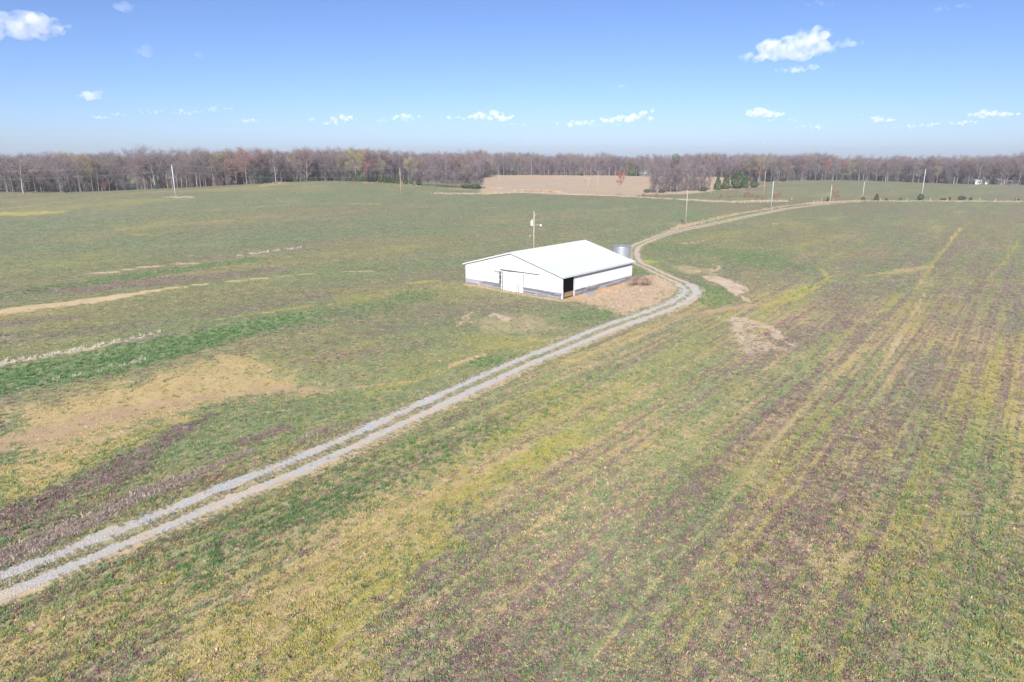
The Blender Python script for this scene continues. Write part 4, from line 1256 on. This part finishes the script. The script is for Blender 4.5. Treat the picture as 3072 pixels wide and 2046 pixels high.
KIND = {}
def tree_kind(key, seed, bark, twig, **kw):
    a, b = tree_geo(seed, **kw)
    KIND[key] = (to_mesh('trunk', a, bark), to_mesh('crown', b, m_twig[twig]), kw.get('H', 18.0))
for i in range(5): tree_kind('grey%d' % i, 100 + i, (m_bark, m_bark_d, m_bark, m_bark_l, m_bark)[i], ('grey', 'grey', 'purple', 'grey', 'purple')[i], H=18.0, spread=4.6 + .4 * i, twigs=1500, low=(.24, .2, .27, .3, .18)[i], fork=9)
tree_kind('slim0', 130, m_bark_l, 'grey', H=18.0, spread=3.0, twigs=1100, low=.32, fork=9)
tree_kind('slim1', 131, m_bark, 'purple', H=18.0, spread=3.2, twigs=1200, low=.28, fork=9)
tree_kind('red0', 140, m_bark, 'red', H=18.0, spread=4.6, twigs=1700, low=.35, tw=.04)
tree_kind('rust0', 141, m_bark, 'rust', H=18.0, spread=4.8, twigs=1600, low=.35, tw=.035)
tree_kind('yellow0', 142, m_bark, 'yellow', H=18.0, spread=5.2, twigs=1900, low=.35, tw=.04)
tree_kind('olive0', 143, m_bark, 'olive', H=18.0, spread=5.0, twigs=1600, low=.3, tw=.035)
tree_kind('scrub0', 150, m_bark_d, 'grey', H=7.0, spread=2.6, twigs=900, low=.12, tw=.022, fork=8)
tree_kind('scrub1', 151, m_bark, 'rust', H=4.0, spread=2.4, twigs=800, low=.08, tw=.02, fork=8)
def cedar_kind(key, seed, mat, **kw):
    a, b = cedar_geo(seed, **kw); KIND[key] = (to_mesh('trunk', a, m_bark_d), to_mesh('crown', b, mat), kw.get('H', 6.0))
cedar_kind('cedar0', 160, m_leaf, H=6.0, Wd=2.0, n=1100)
cedar_kind('cedar1', 161, m_leaf_d, H=6.0, Wd=1.7, n=1000)
cedar_kind('cedar2', 162, m_leaf, H=6.0, Wd=2.6, n=1300, cone=False)
cedar_kind('cedar3', 163, m_leaf_d, H=6.0, Wd=2.5, n=1200, cone=False)

def plant_tree(name, key, x, y, scale, label, cat='tree', group=None, sx=1.0, rz=None, z=None):
    tr, cr, _ = KIND[key]
    o = bpy.data.objects.new(name, None); o.empty_display_size = .5
    o.location = (x, y, gz(x, y) - .05 if z is None else z)
    o.rotation_euler = (0, 0, rng.uniform(0, 6.28) if rz is None else rz)
    o.scale = (scale * sx, scale * sx, scale)
    link(o); tag(o, label, cat, group)
    link(bpy.data.objects.new('trunk', tr), o); link(bpy.data.objects.new('crown', cr), o)
    return o

# front edge of the woods: place, and height of the wood there
EDGE = [(-330, 578, 318), (-150, 578, 328), (0, 577, 332), (170, 577, 340), (300, 577, 347), (400, 568, 352), (560, 564, 357), (760, 560, 368)]
edge_a = np.array([at_depth(*e)[:2] for e in EDGE] + [(-118, 392), (-95, 425), (-70, 465), (-40, 520), (-24, 590), (-22, 652)])
edge_b = np.array([at_depth(*e)[:2] for e in [(1455, 525, 658), (1600, 526, 664), (1750, 527, 670), (1880, 527, 676), (1960, 527, 684), (2060, 529, 670), (2160, 530, 640), (2230, 540, 580)]])
edge_c = np.array([at_depth(*e)[:2] for e in [(2265, 548, 545), (2330, 546, 560), (2500, 539, 604), (2600, 542, 606), (2700, 547, 580), (2800, 551, 556), (2900, 553, 536), (3072, 556, 506), (3250, 556, 490)]])
SEC = [(edge_a[:9], 4.3, 'woods edge beyond the left field'), (edge_a[8:], 5.5, 'woods edge behind the low hill'),
       (edge_b, 5.0, 'woods edge beyond the stubble field'), (edge_c, 5.0, 'woods edge at far right')]
GREYS = ['grey0', 'grey1', 'grey2', 'grey1', 'grey4', 'slim1', 'grey2', 'grey0', 'slim1', 'grey3', 'slim0']
WORDS = {'grey0': 'broad bare grey tree', 'grey1': 'bare grey tree with dark trunk', 'grey2': 'bare purplish tree', 'grey3': 'bare tree with pale trunk', 'grey4': 'wide bare purplish tree', 'slim0': 'slender bare tree with pale trunk',
         'slim1': 'slender bare purplish tree', 'red0': 'red budding tree', 'rust0': 'rust tinted budding tree', 'yellow0': 'yellow green budding tree', 'olive0': 'olive tinted budding tree'}
def rkey(p_c=.16):
    if rng.random() < p_c: return str(rng.choice(['rust0', 'olive0', 'olive0', 'olive0', 'rust0', 'rust0']))
    return str(rng.choice(GREYS))
for P, step, where in SEC:
    Q = smooth_poly(P, step)
    for i in range(0, len(Q)):
        k = rkey(.13)
        x, y = Q[i] + rng.normal(0, 3.0, 2)
        plant_tree('bare_tree', k, x, y, rng.uniform(.50, 1.0) ** .8 * 1.14, WORDS[k] + ' at the ' + where, 'tree', 'woodland edge trees: ' + WORDS[k] + ' ' + where.split(' the ')[-1])
# single trees one can pick out of the woods (pixel x, top pixel y, metres ahead, kind, label)
def by_pixel(px, base, top, Y):
    g = at_depth(px, base, Y); zt = at_depth(px, top, Y)[2]
    return g[0], g[1], zt - gz(g[0], g[1])
for px, base, top, Y, k, lab, sx in (
        (1070, 560, 450, 398, 'yellow0', 'tall yellow green budding tree at the crest behind the low hill', 1.1),
        (1235, 560, 470, 420, 'yellow0', 'round yellow green budding tree in the woods behind the brown pole', 1.0),
        (1145, 560, 478, 415, 'olive0', 'olive tinted tree between the two yellow trees behind the hill', .9),
        (1395, 566, 490, 350, 'olive0', 'small yellow tinted tree in the thicket beside the stubble field', .9),
        (1425, 566, 484, 346, 'grey4', 'dark limbed bare tree at the right end of the thicket', 1.1),
        (280, 577, 468, 345, 'yellow0', 'yellow green budding tree in the left woods beside the grey pole', .8),
        (1859, 592, 512, 330, 'red0', 'lone small reddish tree at the corner of the stubble field', .75),
        (2275, 550, 494, 545, 'red0', 'round bright red tree right of the big cedars', .9),
        (2475, 540, 480, 590, 'red0', 'rust red tree on the right woods edge, left of the two', .8),
        (2525, 541, 482, 596, 'red0', 'bright red tree on the right woods edge, right of the two', .9),
        (2330, 548, 478, 560, 'yellow0', 'yellow tinted tree rising over the right woods', .9),
        (70, 577, 470, 322, 'grey3', 'big bare tree with spreading pale limbs at left edge', 1.5),
        (190, 577, 500, 334, 'grey0', 'bare tree with twisted pale fork in the left woods', 1.2)):
    x, y, h = by_pixel(px, base, top, Y)
    plant_tree('bare_tree', k, x, y, h / 17.2, lab, 'tree', None, sx)
# belt of thin trees right of the stubble field
for i, px in enumerate(np.linspace(1956, 2128, 24)):
    k = ['grey0', 'slim1', 'grey2', 'slim0', 'grey1', 'slim1'][i % 6]
    Y = 392 + (px - 1932) * .13 + rng.uniform(-9, 12)
    x, y, h = by_pixel(px + rng.uniform(-9, 9), 576, rng.uniform(466, 500), Y)
    plant_tree('bare_tree', k, x, y, h / 18.2, WORDS[k] + ' in the thin belt right of the stubble field', 'tree', 'belt trees: ' + WORDS[k])
for i, px in enumerate(np.linspace(1958, 2125, 26)):
    Y = 390 + (px - 1932) * .13 + rng.uniform(-6, 8)
    x, y, h = by_pixel(px + rng.uniform(-4, 4), 577, rng.uniform(520, 556), Y)
    plant_tree('scrub_tree', 'scrub0', x, y, h / 7.2, 'small bare scrub tree among the thin belt right of the stubble field', 'tree', 'belt scrub trees')
# thicket left of the stubble field
for i, px in enumerate(np.linspace(1245, 1440, 22)):
    Y = 350 + rng.uniform(-4, 12)
    x, y, h = by_pixel(px, 562, rng.uniform(494, 530), Y)
    plant_tree('scrub_tree', 'scrub0', x, y, h / 7.2, 'small bare scrub tree in the thicket left of the stubble field', 'tree', 'thicket scrub trees')
# cedars (pixel x, base, height px, half width px, metres ahead)
ced = [(783, 556, 44, 20, 352, 'big dark cedar at the left foot of the low hill'), (806, 552, 16, 9, 352, 'small dark cedar right of the big dark cedar'), (886, 545, 22, 9, 372, 'slim cedar left on the hill crest'),
       (917, 545, 14, 9, 372, 'low cedar bush near the left of the hill crest'), (948, 541, 18, 7, 372, 'narrow cedar at the top of the hill crest'), (1013, 540, 20, 9, 372, 'cedar just right of the hill top'), (1044, 541, 24, 9, 368, 'cedar left of the tall pair on the hill'),
       (1074, 544, 34, 10, 364, 'tallest cedar behind the low hill'), (1089, 545, 20, 11, 362, 'cedar pressed against the tallest cedar on the hill'), (1115, 549, 15, 9, 358, 'dull low cedar left of the five cedar row'),
       (1139, 549, 23, 8, 356, 'first of five cedars in a row left of the brown pole'), (1157, 550, 25, 10, 355, 'second of five cedars in a row left of the brown pole'), (1170, 551, 17, 8, 354, 'third of five cedars in a row left of the brown pole'),
       (1181, 552, 18, 8, 353, 'fourth of five cedars in a row left of the brown pole'), (1193, 553, 20, 8, 352, 'fifth of five cedars in a row, beside the brown pole'), (1217, 554, 17, 9, 352, 'cedar just right of the brown pole'),
       (1233, 555, 25, 7, 352, 'narrow upright cedar right of the brown pole'), (1257, 558, 18, 9, 350, 'dark cedar at the left end of the thicket'),
       (1398, 566, 12, 16, 346, 'low green bush at the right foot of the thicket, left of the pair'), (1425, 567, 15, 17, 346, 'low green bush at the right foot of the thicket, right of the pair'),
       (1892, 528, 37, 12, 668, 'broader of the two far cedars by the white house'), (1909, 528, 43, 9, 664, 'taller of the two far cedars by the white house'),
       (2153, 562, 34, 13, 415, 'left cedar of the big cedar group'), (2177, 562, 38, 15, 418, 'second cedar of the big cedar group'), (2211, 560, 44, 22, 420, 'largest rounded cedar of the big cedar group'), (2236, 556, 32, 12, 424, 'right cedar of the big cedar group'),
       (2262, 555, 12, 14, 430, 'low shrub right of the big cedar group'), (2110, 576, 14, 12, 405, 'dark low cedar at the right end of the thin tree belt'), (1940, 580, 11, 10, 388, 'low green bush at the left end of the thin tree belt'),
       (1985, 579, 10, 12, 392, 'low green bush in the thin tree belt'),
       (2306, 549, 46, 13, 552, 'dark vine grown evergreen at the corner of the right woods'), (2350, 547, 12, 8, 560, 'low dark cedar at the foot of the right woods'), (2452, 541, 20, 12, 588, 'dark cedar under the rust red tree'), (2508, 540, 27, 6, 592, 'narrow dark cedar between the two red trees'),
       (2430, 542, 12, 9, 585, 'small dark cedar left under the right woods'), (1745, 527, 11, 5, 664, 'small dark cedar at the far end of the stubble field'), (1515, 526, 20, 14, 660, 'dark evergreen clump in the far woods, left'), (1540, 526, 16, 7, 660, 'dark evergreen clump in the far woods, right'),
       (200, 577, 20, 10, 334, 'dark bush in the shade of the left woods'), (470, 567, 12, 8, 350, 'small dark cedar before the left woods near the grey pole'), (697, 563, 24, 8, 355, 'dark cedar at the woods edge left of the low hill'),
       (2482, 607, 17, 6, 306, 'small cedar left of the pole in the fence row'), (2589, 600, 10, 7, 309, 'small round cedar in front of a pole on the fence row'), (2629, 601, 21, 8, 309, 'pointed cedar standing alone on the fence row'),
       (2658, 602, 8, 4, 306, 'tiny cedar right of the pointed cedar on the fence row'), (2701, 602, 9, 4, 304, 'tiny cedar left of the round cedar on the fence row'), (2761, 602, 19, 9, 303, 'large round cedar on the fence row at far right'),
       (2830, 603, 6, 9, 302, 'low flat bush right of the round cedar on the fence row'), (2848, 603, 9, 4, 302, 'small upright bush on the fence row beside the flat bush'), (2884, 603, 12, 11, 302, 'dark bush in the middle of the right fence row'),
       (2911, 603, 8, 5, 302, 'small dark bush right of the middle bush on the fence row'), (3051, 604, 7, 6, 300, 'last small bush on the fence row at the right edge')]
for i, (px, base, hp, wp, Y, lab) in enumerate(ced):
    x, y, _ = by_pixel(px, base, base - hp, Y)
    h = at_depth(px, base - hp, Y)[2] - gz(x, y)
    h = max(h, hp / FPX * Y * .9); h = min(h, hp / FPX * Y * 1.8)
    wm = wp / FPX * Y
    dark = any(w in lab for w in ('dark', 'dull', 'shade'))
    flat = wm > h * .45
    key = ('cedar3' if dark else 'cedar2') if flat else ('cedar1' if dark else 'cedar0')
    Wd = {'cedar0': 2.0, 'cedar1': 1.7, 'cedar2': 2.6, 'cedar3': 2.5}[key]
    plant_tree('cedar', key, x, y, h / 6.0, lab, 'bush' if 'bush' in lab or 'shrub' in lab else 'cedar', 'cedars and bushes', (wm / Wd) / (h / 6.0))
# the pine that rises over the woods
x, y, h = by_pixel(2025, 527, 463, 640)
o = plant_tree('pine_tree', 'slim0', x, y, h / 18.6, 'tall pine with round dark crown above the right woods', 'tree', None, .5)
for p in o.children:
    if p.name.startswith('crown'):
        a, b = cedar_geo(190, H=7.0, Wd=3.6, n=1000, cone=False)
        p.data = to_mesh('crown', b, m_leaf); p.location = (0, 0, 12.0); p.scale = (2, 2, 1)
# reddish brush on the fence row
for i, (px, base, hp) in enumerate(((2238, 602, 15), (2252, 602, 12), (2270, 603, 10), (2290, 603, 10), (2330, 602, 18), (2506, 606, 20), (2160, 602, 9), (2185, 603, 8), (1970, 582, 8), (1930, 584, 7))):
    x, y, _ = by_pixel(px, base, base - hp, 318)
    h = hp / FPX * 325 * 1.25
    plant_tree('brush_shrub', 'scrub1', x, y, h / 4.0, ('reddish bare shrub in the brushy fence row, number %s from the left' % ['five', 'six', 'seven', 'eight', 'nine', 'ten', 'three', 'four', 'two', 'one'][i]), 'shrub', 'bare shrubs on the fence row')
# dead bush beside the barn
m_deadb = plant_mat('dead_bush', (.17, .115, .095), (.25, .175, .14), (.12, .085, .075), .1)
for (px, py, hgt, lab) in ((1895, 860, 1.5, 'left dead brown bush in the weeds beside the barn'), (1918, 862, 1.7, 'middle dead brown bush in the weeds beside the barn'), (1945, 860, 1.4, 'right dead brown bush in the weeds beside the barn')):
    x, y = ground_pt(px, py)
    o = plant_tree('dead_bush', 'scrub1', x, y, hgt / 4.0, lab, 'bush', 'dead bushes by the barn', 1.25)
    for c in o.children: 
        c.data = c.data.copy(); c.data.materials[0] = m_deadb

# the depth of the woods behind its edge
def wood_points():
    X, Y = [], []
    for P, n, dep, inward in ((edge_a, 1500, 95, 1), (edge_b, 850, 130, 1), (edge_c, 1150, 130, 1)):
        Q = smooth_poly(P, 3.0)
        T = np.gradient(Q, axis=0); T /= np.linalg.norm(T, axis=1)[:, None]
        N = np.stack([-T[:, 1], T[:, 0]], 1)
        i = rng.integers(0, len(Q), n)
        d = 4 + rng.random(n) ** 1.4 * dep
        X.append(Q[i, 0] + N[i, 0] * d + rng.normal(0, 1.5, n)); Y.append(Q[i, 1] + N[i, 1] * d + rng.normal(0, 1.5, n))
    return np.concatenate(X), np.concatenate(Y)
X, Y = wood_points()
fx_ = CX + X / np.maximum(Y, 1) * FPX
def kind_obj(key):
    # one mesh of trunk and crown for the far mass
    tr, cr, _ = KIND[key]
    bm = bmesh.new(); bm.from_mesh(tr); nf = len(bm.faces); bm.from_mesh(cr); bm.faces.ensure_lookup_table()
    for f in bm.faces[nf:]: f.material_index = 1
    me = bpy.data.meshes.new('wood_tree'); bm.to_mesh(me); bm.free()
    me.materials.append(tr.materials[0]); me.materials.append(cr.materials[0])
    return bpy.data.objects.new('wood_tree', me)
# keep the stubble field open: woods only outside it
stub = gpoly([(1440, 583), (1452, 528), (1900, 530), (2215, 533), (2190, 562), (1900, 588), (1700, 585)])
ok = poly_sd(X, Y, stub) < 0
X, Y = X[ok], Y[ok]
ks = ['grey0', 'grey1', 'grey2', 'grey3', 'grey4', 'slim1', 'grey0', 'grey2', 'grey4', 'grey1', 'rust0', 'olive0', 'grey2', 'olive0', 'grey3']
scatter('woodland', X, Y, rng.uniform(.68, 1.12, len(X)) * (.74 + .5 * fbm(X / 38, Y / 38, 171, 3)), [kind_obj(k) for k in ks], 'mass of leafless woods behind the front row of trees', 0, .02)
# undergrowth of the wood edge
X, Y = [], []
for P in (edge_a, edge_b, edge_c):
    Q = smooth_poly(P, 1.0); T = np.gradient(Q, axis=0); T /= np.linalg.norm(T, axis=1)[:, None]
    i = rng.integers(0, len(Q), 900); d = rng.random(900) * 40
    X.append(Q[i, 0] - T[i, 1] * d); Y.append(Q[i, 1] + T[i, 0] * d)
X, Y = np.concatenate(X), np.concatenate(Y)
ok = poly_sd(X, Y, stub) < 0
scatter('undergrowth', X[ok], Y[ok], rng.uniform(.35, .8, int(ok.sum())), [kind_obj('scrub0'), kind_obj('scrub1'), kind_obj('scrub0')], 'bare undergrowth along the foot of the woods', 0, .05)

# ------------------------------------------------------------------ fence posts on the rows
m_post = simple('pale_post', (.46, .43, .39), (.34, .31, .28), 4, .9)
for i, (px, py, hh) in enumerate(((2375, 601, 1.5), (2441, 613, 1.7), (2464, 606, 1.6), (2452, 608, 1.3), (2500, 607, 1.5), (2307, 604, 1.4), (2640, 603, 1.3), (2720, 604, 1.3), (2790, 604, 1.4), (2842, 604, 1.3), (2938, 604, 1.6), (3048, 605, 1.5), (2985, 605, 1.3))):
    x, y = ground_pt(px, py); z = gz(x, y)
    V, F = [], []; tube(V, F, [(x, y, z - .3), (x + .05, y, z + hh)], [.09, .075], 6)
    o = mesh_obj('fence_post', V, F, m_post, None)
    tag(o, 'thin pale wooden fence post on the fence row, ' + ['second', 'third', 'fifth', 'fourth', 'sixth', 'first', 'seventh', 'eighth', 'ninth', 'tenth', 'eleventh', 'thirteenth', 'twelfth'][i] + ' from the left', 'fence post', 'fence posts')

# ------------------------------------------------------------------ houses among the far trees
m_hw = simple('house_white', (.46, .46, .47), (.40, .40, .41), 2, .7)
m_hg = simple('house_roof', (.24, .23, .235), (.17, .165, .17), 2, .9)
m_hp = simple('house_tan', (.36, .33, .31), (.30, .27, .25), 2, .8)
m_glass = simple('window_glass', (.03, .035, .045), (.05, .055, .065), 2, .1, 0, .6)
def house(px, py, Y, w, d, h, rh, rz, label, wall=m_hw, roof=m_hg, nwin=3):
    g = at_depth(px, py, Y); x, y = g[0], g[1]
    o = empty('house', (x, y, gz(x, y)), rz); tag(o, label, 'house', 'far houses')
    V, F = [], []; box(V, F, -w / 2, w / 2, -d / 2, d / 2, -.4, h)
    mesh_obj('wall', V, F, wall, o)
    e = .35
    V = [(-w / 2 - e, -d / 2 - e, h - .05), (w / 2 + e, -d / 2 - e, h - .05), (w / 2 + e, d / 2 + e, h - .05), (-w / 2 - e, d / 2 + e, h - .05), (-w / 2 - e, 0, h + rh), (w / 2 + e, 0, h + rh)]
    mesh_obj('roof', V, [(0, 1, 5, 4), (2, 3, 4, 5), (0, 4, 3), (1, 2, 5), (0, 3, 2, 1)], roof, o)
    for i in range(nwin):
        xx = -w / 2 + w * (i + .5) / nwin
        V, F = [], []; box(V, F, xx - .55, xx + .55, -d / 2 - .05, -d / 2 + .02, .9, 2.1); wn_ = mesh_obj('window', V, F, wall, o)
        V, F = [], []; box(V, F, xx - .45, xx + .45, -d / 2 - .07, -d / 2 - .045, 1.0, 2.0); mesh_obj('pane', V, F, m_glass, wn_)
    V, F = [], []; box(V, F, w * .1, w * .1 + .95, -d / 2 - .06, -d / 2 + .02, 0, 2.1); mesh_obj('door', V, F, m_hg, o)
house(1935, 527, 672, 10.5, 5, 3.0, .7, R(-8), 'white house trailer right of the two far cedars', m_hw, m_hw)
house(2006, 528, 676, 9.0, 5, 2.6, .6, R(5), 'white house half hidden behind the thin tree belt', m_hw, m_hw)
house(2660, 544, 622, 8, 9, 3.0, 3.2, R(80), 'pale gabled house in the woods behind the fence row', m_hp, m_hg)
house(2908, 556, 541, 8, 5, 2.8, .7, R(10), 'left white house under the trees at far right', m_hw, m_hw)
house(2930, 557, 534, 5.0, 4, 2.8, .8, R(-10), 'small white shed beside the left white house at far right', m_hw, m_hw, 1)
house(2962, 555, 534, 8, 5, 2.4, .6, R(5), 'middle white house under the trees at far right', m_hw, m_hg)
house(2998, 556, 526, 5, 5, 3.4, .9, R(-5), 'tall white shed right of the middle white house', m_hw, m_hw, 1)
house(3040, 556, 520, 7, 5, 2.4, .6, R(8), 'rightmost white house under the trees', m_hw, m_hw)

# ------------------------------------------------------------------ clouds: puffs of vapour at their real distance
def cloud_mat(name, dens, scale, g=-.15, off=-2.05):
    m = bpy.data.materials.new(name); m.use_nodes = True
    nt = m.node_tree; nt.nodes.clear()
    out = nd(nt, 'ShaderNodeOutputMaterial'); v = nd(nt, 'ShaderNodeVolumePrincipled')
    v.inputs['Color'].default_value = (.985, .985, .985, 1)
    v.inputs['Anisotropy'].default_value = g
    tc = nd(nt, 'ShaderNodeTexCoord')
    n = noise(nt, tc.outputs['Object'], scale, 5, .6)
    f = mth(nt, 'MULTIPLY_ADD', n, 5.0, off, clamp=True)
    nt.links.new(mth(nt, 'MULTIPLY', f, dens), v.inputs['Density'])
    nt.links.new(v.outputs[0], out.inputs['Volume'])
    return m
m_cl = cloud_mat('cloud_thick', .0048, .009)
m_cl2 = cloud_mat('cloud_thin', .0026, .005, -.15, -1.95)
m_cl4 = cloud_mat('cloud_streak', .0011, .0035, -.15, -1.7)
m_cl3 = cloud_mat('cloud_wisp', .0018, .004)
def cloud(puffs, label, mat, base_alt=1150.0, n=26):
    """puffs: photograph (x, y, half width, half height) lobes; laid out at the cloud's own distance and depth"""
    r = random.Random(sum(map(ord, label)))
    k_ = 1.45 if n == 14 else 1.08
    puffs = [(p[0], p[1], p[2] * k_, p[3] * 1.15) for p in puffs]
    ylow = max(p[1] + p[3] for p in puffs)
    el = math.atan((YH - ylow) / FPX)
    D = min((base_alt - HC) / math.tan(max(el, .012)), 26000)
    bm = bmesh.new()
    cx0 = sum(p[0] for p in puffs) / len(puffs); cy0 = sum(p[1] for p in puffs) / len(puffs)
    c0 = at_depth(cx0, cy0, D)
    s = D / FPX
    for (px, py, hw, hh) in puffs:
        k = max(5, int(n * hw / max(q[2] for q in puffs)))
        for i in range(k):
            a = r.uniform(0, 6.283); q = math.sqrt(r.random())
            ux, uy = q * math.cos(a), q * math.sin(a)
            rad = hh * s * r.uniform(.30, .55) * (1.15 - .5 * abs(ux))
            g = at_depth(px + ux * hw * .88, py - uy * hh * .55 + hh * .12, D) 
            yy = r.uniform(-1, 1) * hw * s * .45 * math.sqrt(max(0, 1 - ux * ux))
            m4 = Matrix.Translation((g[0] - c0[0], g[1] - c0[1] + yy, g[2] - c0[2])) @ Matrix.Diagonal((rad * r.uniform(1.0, 1.7), rad * 1.2, rad, 1))
            bmesh.ops.create_icosphere(bm, subdivisions=2, radius=1.0, matrix=m4)
    me = bpy.data.meshes.new('cloud'); bm.to_mesh(me); bm.free()
    o = bpy.data.objects.new('cloud', me)
    rm = o.modifiers.new('merge', 'REMESH'); rm.mode = 'VOXEL'
    ext = max(max(abs(v.co.x) for v in me.vertices), 1)
    rm.voxel_size = max(ext / 60, min(p[3] for p in puffs) * s * .14)
    col.objects.link(o)
    dg = bpy.context.evaluated_depsgraph_get(); dg.update()
    me2 = bpy.data.meshes.new_from_object(o.evaluated_get(dg))
    o.modifiers.clear(); o.data = me2; me2.name = 'cloud'
    me2.materials.clear(); me2.materials.append(mat)
    o.location = tuple(c0)
    tag(o, label, 'cloud', 'clouds')
    return o
cloud([(40, 62, 62, 42), (110, 72, 70, 34), (180, 84, 42, 16), (-40, 66, 50, 50)], 'big white cloud cut by the left edge of the sky', m_cl)
cloud([(372, 17, 30, 15)], 'small pale cloud at the top near the left', m_cl2)
cloud([(444, 150, 12, 20), (420, 152, 20, 8)], 'faint upright wisp of cloud in the left sky', m_cl3)
cloud([(597, 162, 16, 9)], 'faint tiny cloud in the middle left sky', m_cl3)
cloud([(268, 285, 38, 15), (298, 275, 12, 10)], 'small pale pink cloud in the lower left sky', m_cl2)
cloud([(2270, 172, 70, 16), (2330, 142, 62, 34), (2390, 140, 72, 36), (2440, 104, 58, 26), (2465, 140, 40, 22)], 'largest white puffy cloud in the right sky', m_cl)
cloud([(2545, 127, 46, 13)], 'small cloud at the right end of the largest cloud', m_cl2)
cloud([(2390, 206, 66, 11), (2430, 200, 30, 10)], 'flat white cloud just below the largest cloud', m_cl)
cloud([(2460, 12, 55, 9)], 'faint wisp at the top of the sky on the right', m_cl3)
cloud([(2830, 22, 80, 9), (2910, 14, 40, 9)], 'long faint wisp at the top right of the sky', m_cl3)
cloud([(1865, 257, 18, 5)], 'tiny faint wisp over the grain bin', m_cl3)
for i, (lobes, m, lab) in enumerate((
        ([(302, 350, 22, 8)], m_cl2, 'leftmost small cloud of the low cloud row'), ([(356, 341, 18, 6)], m_cl2, 'second small cloud from the left in the low row'),
        ([(460, 335, 45, 7), (560, 333, 40, 9)], m_cl2, 'long thin cloud above the left woods'), ([(655, 326, 38, 8)], m_cl2, 'thin slanting cloud over the yellow budding trees'),
        ([(750, 360, 24, 8)], m_cl2, 'small flat cloud under the long thin cloud'), ([(940, 357, 18, 6)], m_cl2, 'small cloud just left of the slanting white cloud'),
        ([(1000, 368, 30, 8), (1028, 355, 32, 11)], m_cl, 'slanting white cloud left of the low row middle'), ([(1170, 360, 40, 8), (1215, 350, 40, 11)], m_cl2, 'wide flat cloud in the middle of the low row'),
        ([(1345, 352, 22, 7)], m_cl2, 'small cloud left of the bright cloud over the barn'), ([(1425, 350, 42, 11), (1480, 346, 46, 16)], m_cl, 'bright white cloud above the barn roof'),
        ([(1556, 372, 38, 7)], m_cl2, 'short flat cloud right above the barn pole'), ([(1730, 368, 62, 11)], m_cl2, 'flat cloud left of the rising white cloud'),
        ([(1840, 358, 46, 13), (1900, 352, 50, 14), (1935, 335, 26, 12)], m_cl, 'rising white cloud over the stubble field'), ([(2285, 338, 50, 16)], m_cl, 'white cloud under the largest cloud'),
        ([(2350, 360, 46, 8)], m_cl2, 'flat tail right of the white cloud under the largest one'), ([(2435, 380, 52, 8)], m_cl2, 'long flat cloud in the lower right row'),
        ([(2640, 357, 40, 11)], m_cl, 'rounded white cloud in the lower right row'), ([(2690, 378, 56, 8)], m_cl2, 'flat cloud just below the rounded one at right'),
        ([(2772, 374, 40, 8)], m_cl2, 'flat cloud right of the rounded one at right'), ([(2892, 368, 32, 9)], m_cl2, 'slanting small cloud before the last one at right'),
        ([(2950, 338, 40, 13), (3005, 338, 40, 11)], m_cl, 'last white cloud of the low row at the right edge'), ([(2290, 427, 26, 5)], m_cl3, 'tiny pale cloud just over the right woods'), ([(1570, 428, 40, 5)], m_cl3, 'faint low cloud just over the far woods'))):
    cloud(lobes, lab, m, 1150.0, 14)

for lobes, lab in (([(380, 356, 170, 5), (560, 350, 120, 5)], 'long faint streak under the leftmost low clouds'), ([(860, 366, 190, 5), (1060, 372, 110, 4)], 'long faint streak under the slanting white cloud'),
                   ([(1300, 364, 150, 5), (1400, 372, 150, 4)], 'long faint streak under the bright cloud over the barn'), ([(1800, 374, 230, 6)], 'long faint streak under the rising white cloud'),
                   ([(2500, 388, 240, 5), (2700, 392, 160, 4)], 'long faint streak in the lower right row')):
    cloud(lobes, lab, m_cl4, 1150.0, 30)

# ------------------------------------------------------------------ haze
V, F = [], []
box(V, F, -2560, 2560, -2560, 2560, -12, 44)
hz = mesh_obj('haze', V, F, None)
m = bpy.data.materials.new('haze_air'); m.use_nodes = True
nt = m.node_tree; nt.nodes.clear()
out = nd(nt, 'ShaderNodeOutputMaterial'); v = nd(nt, 'ShaderNodeVolumePrincipled')
v.inputs['Color'].default_value = (.80, .86, 1.0, 1); v.inputs['Density'].default_value = .00022; v.inputs['Anisotropy'].default_value = .25
nt.links.new(v.outputs[0], out.inputs['Volume'])
hz.data.materials.append(m)
tag(hz, 'thin pale haze in the air over the fields', None, kind='stuff')
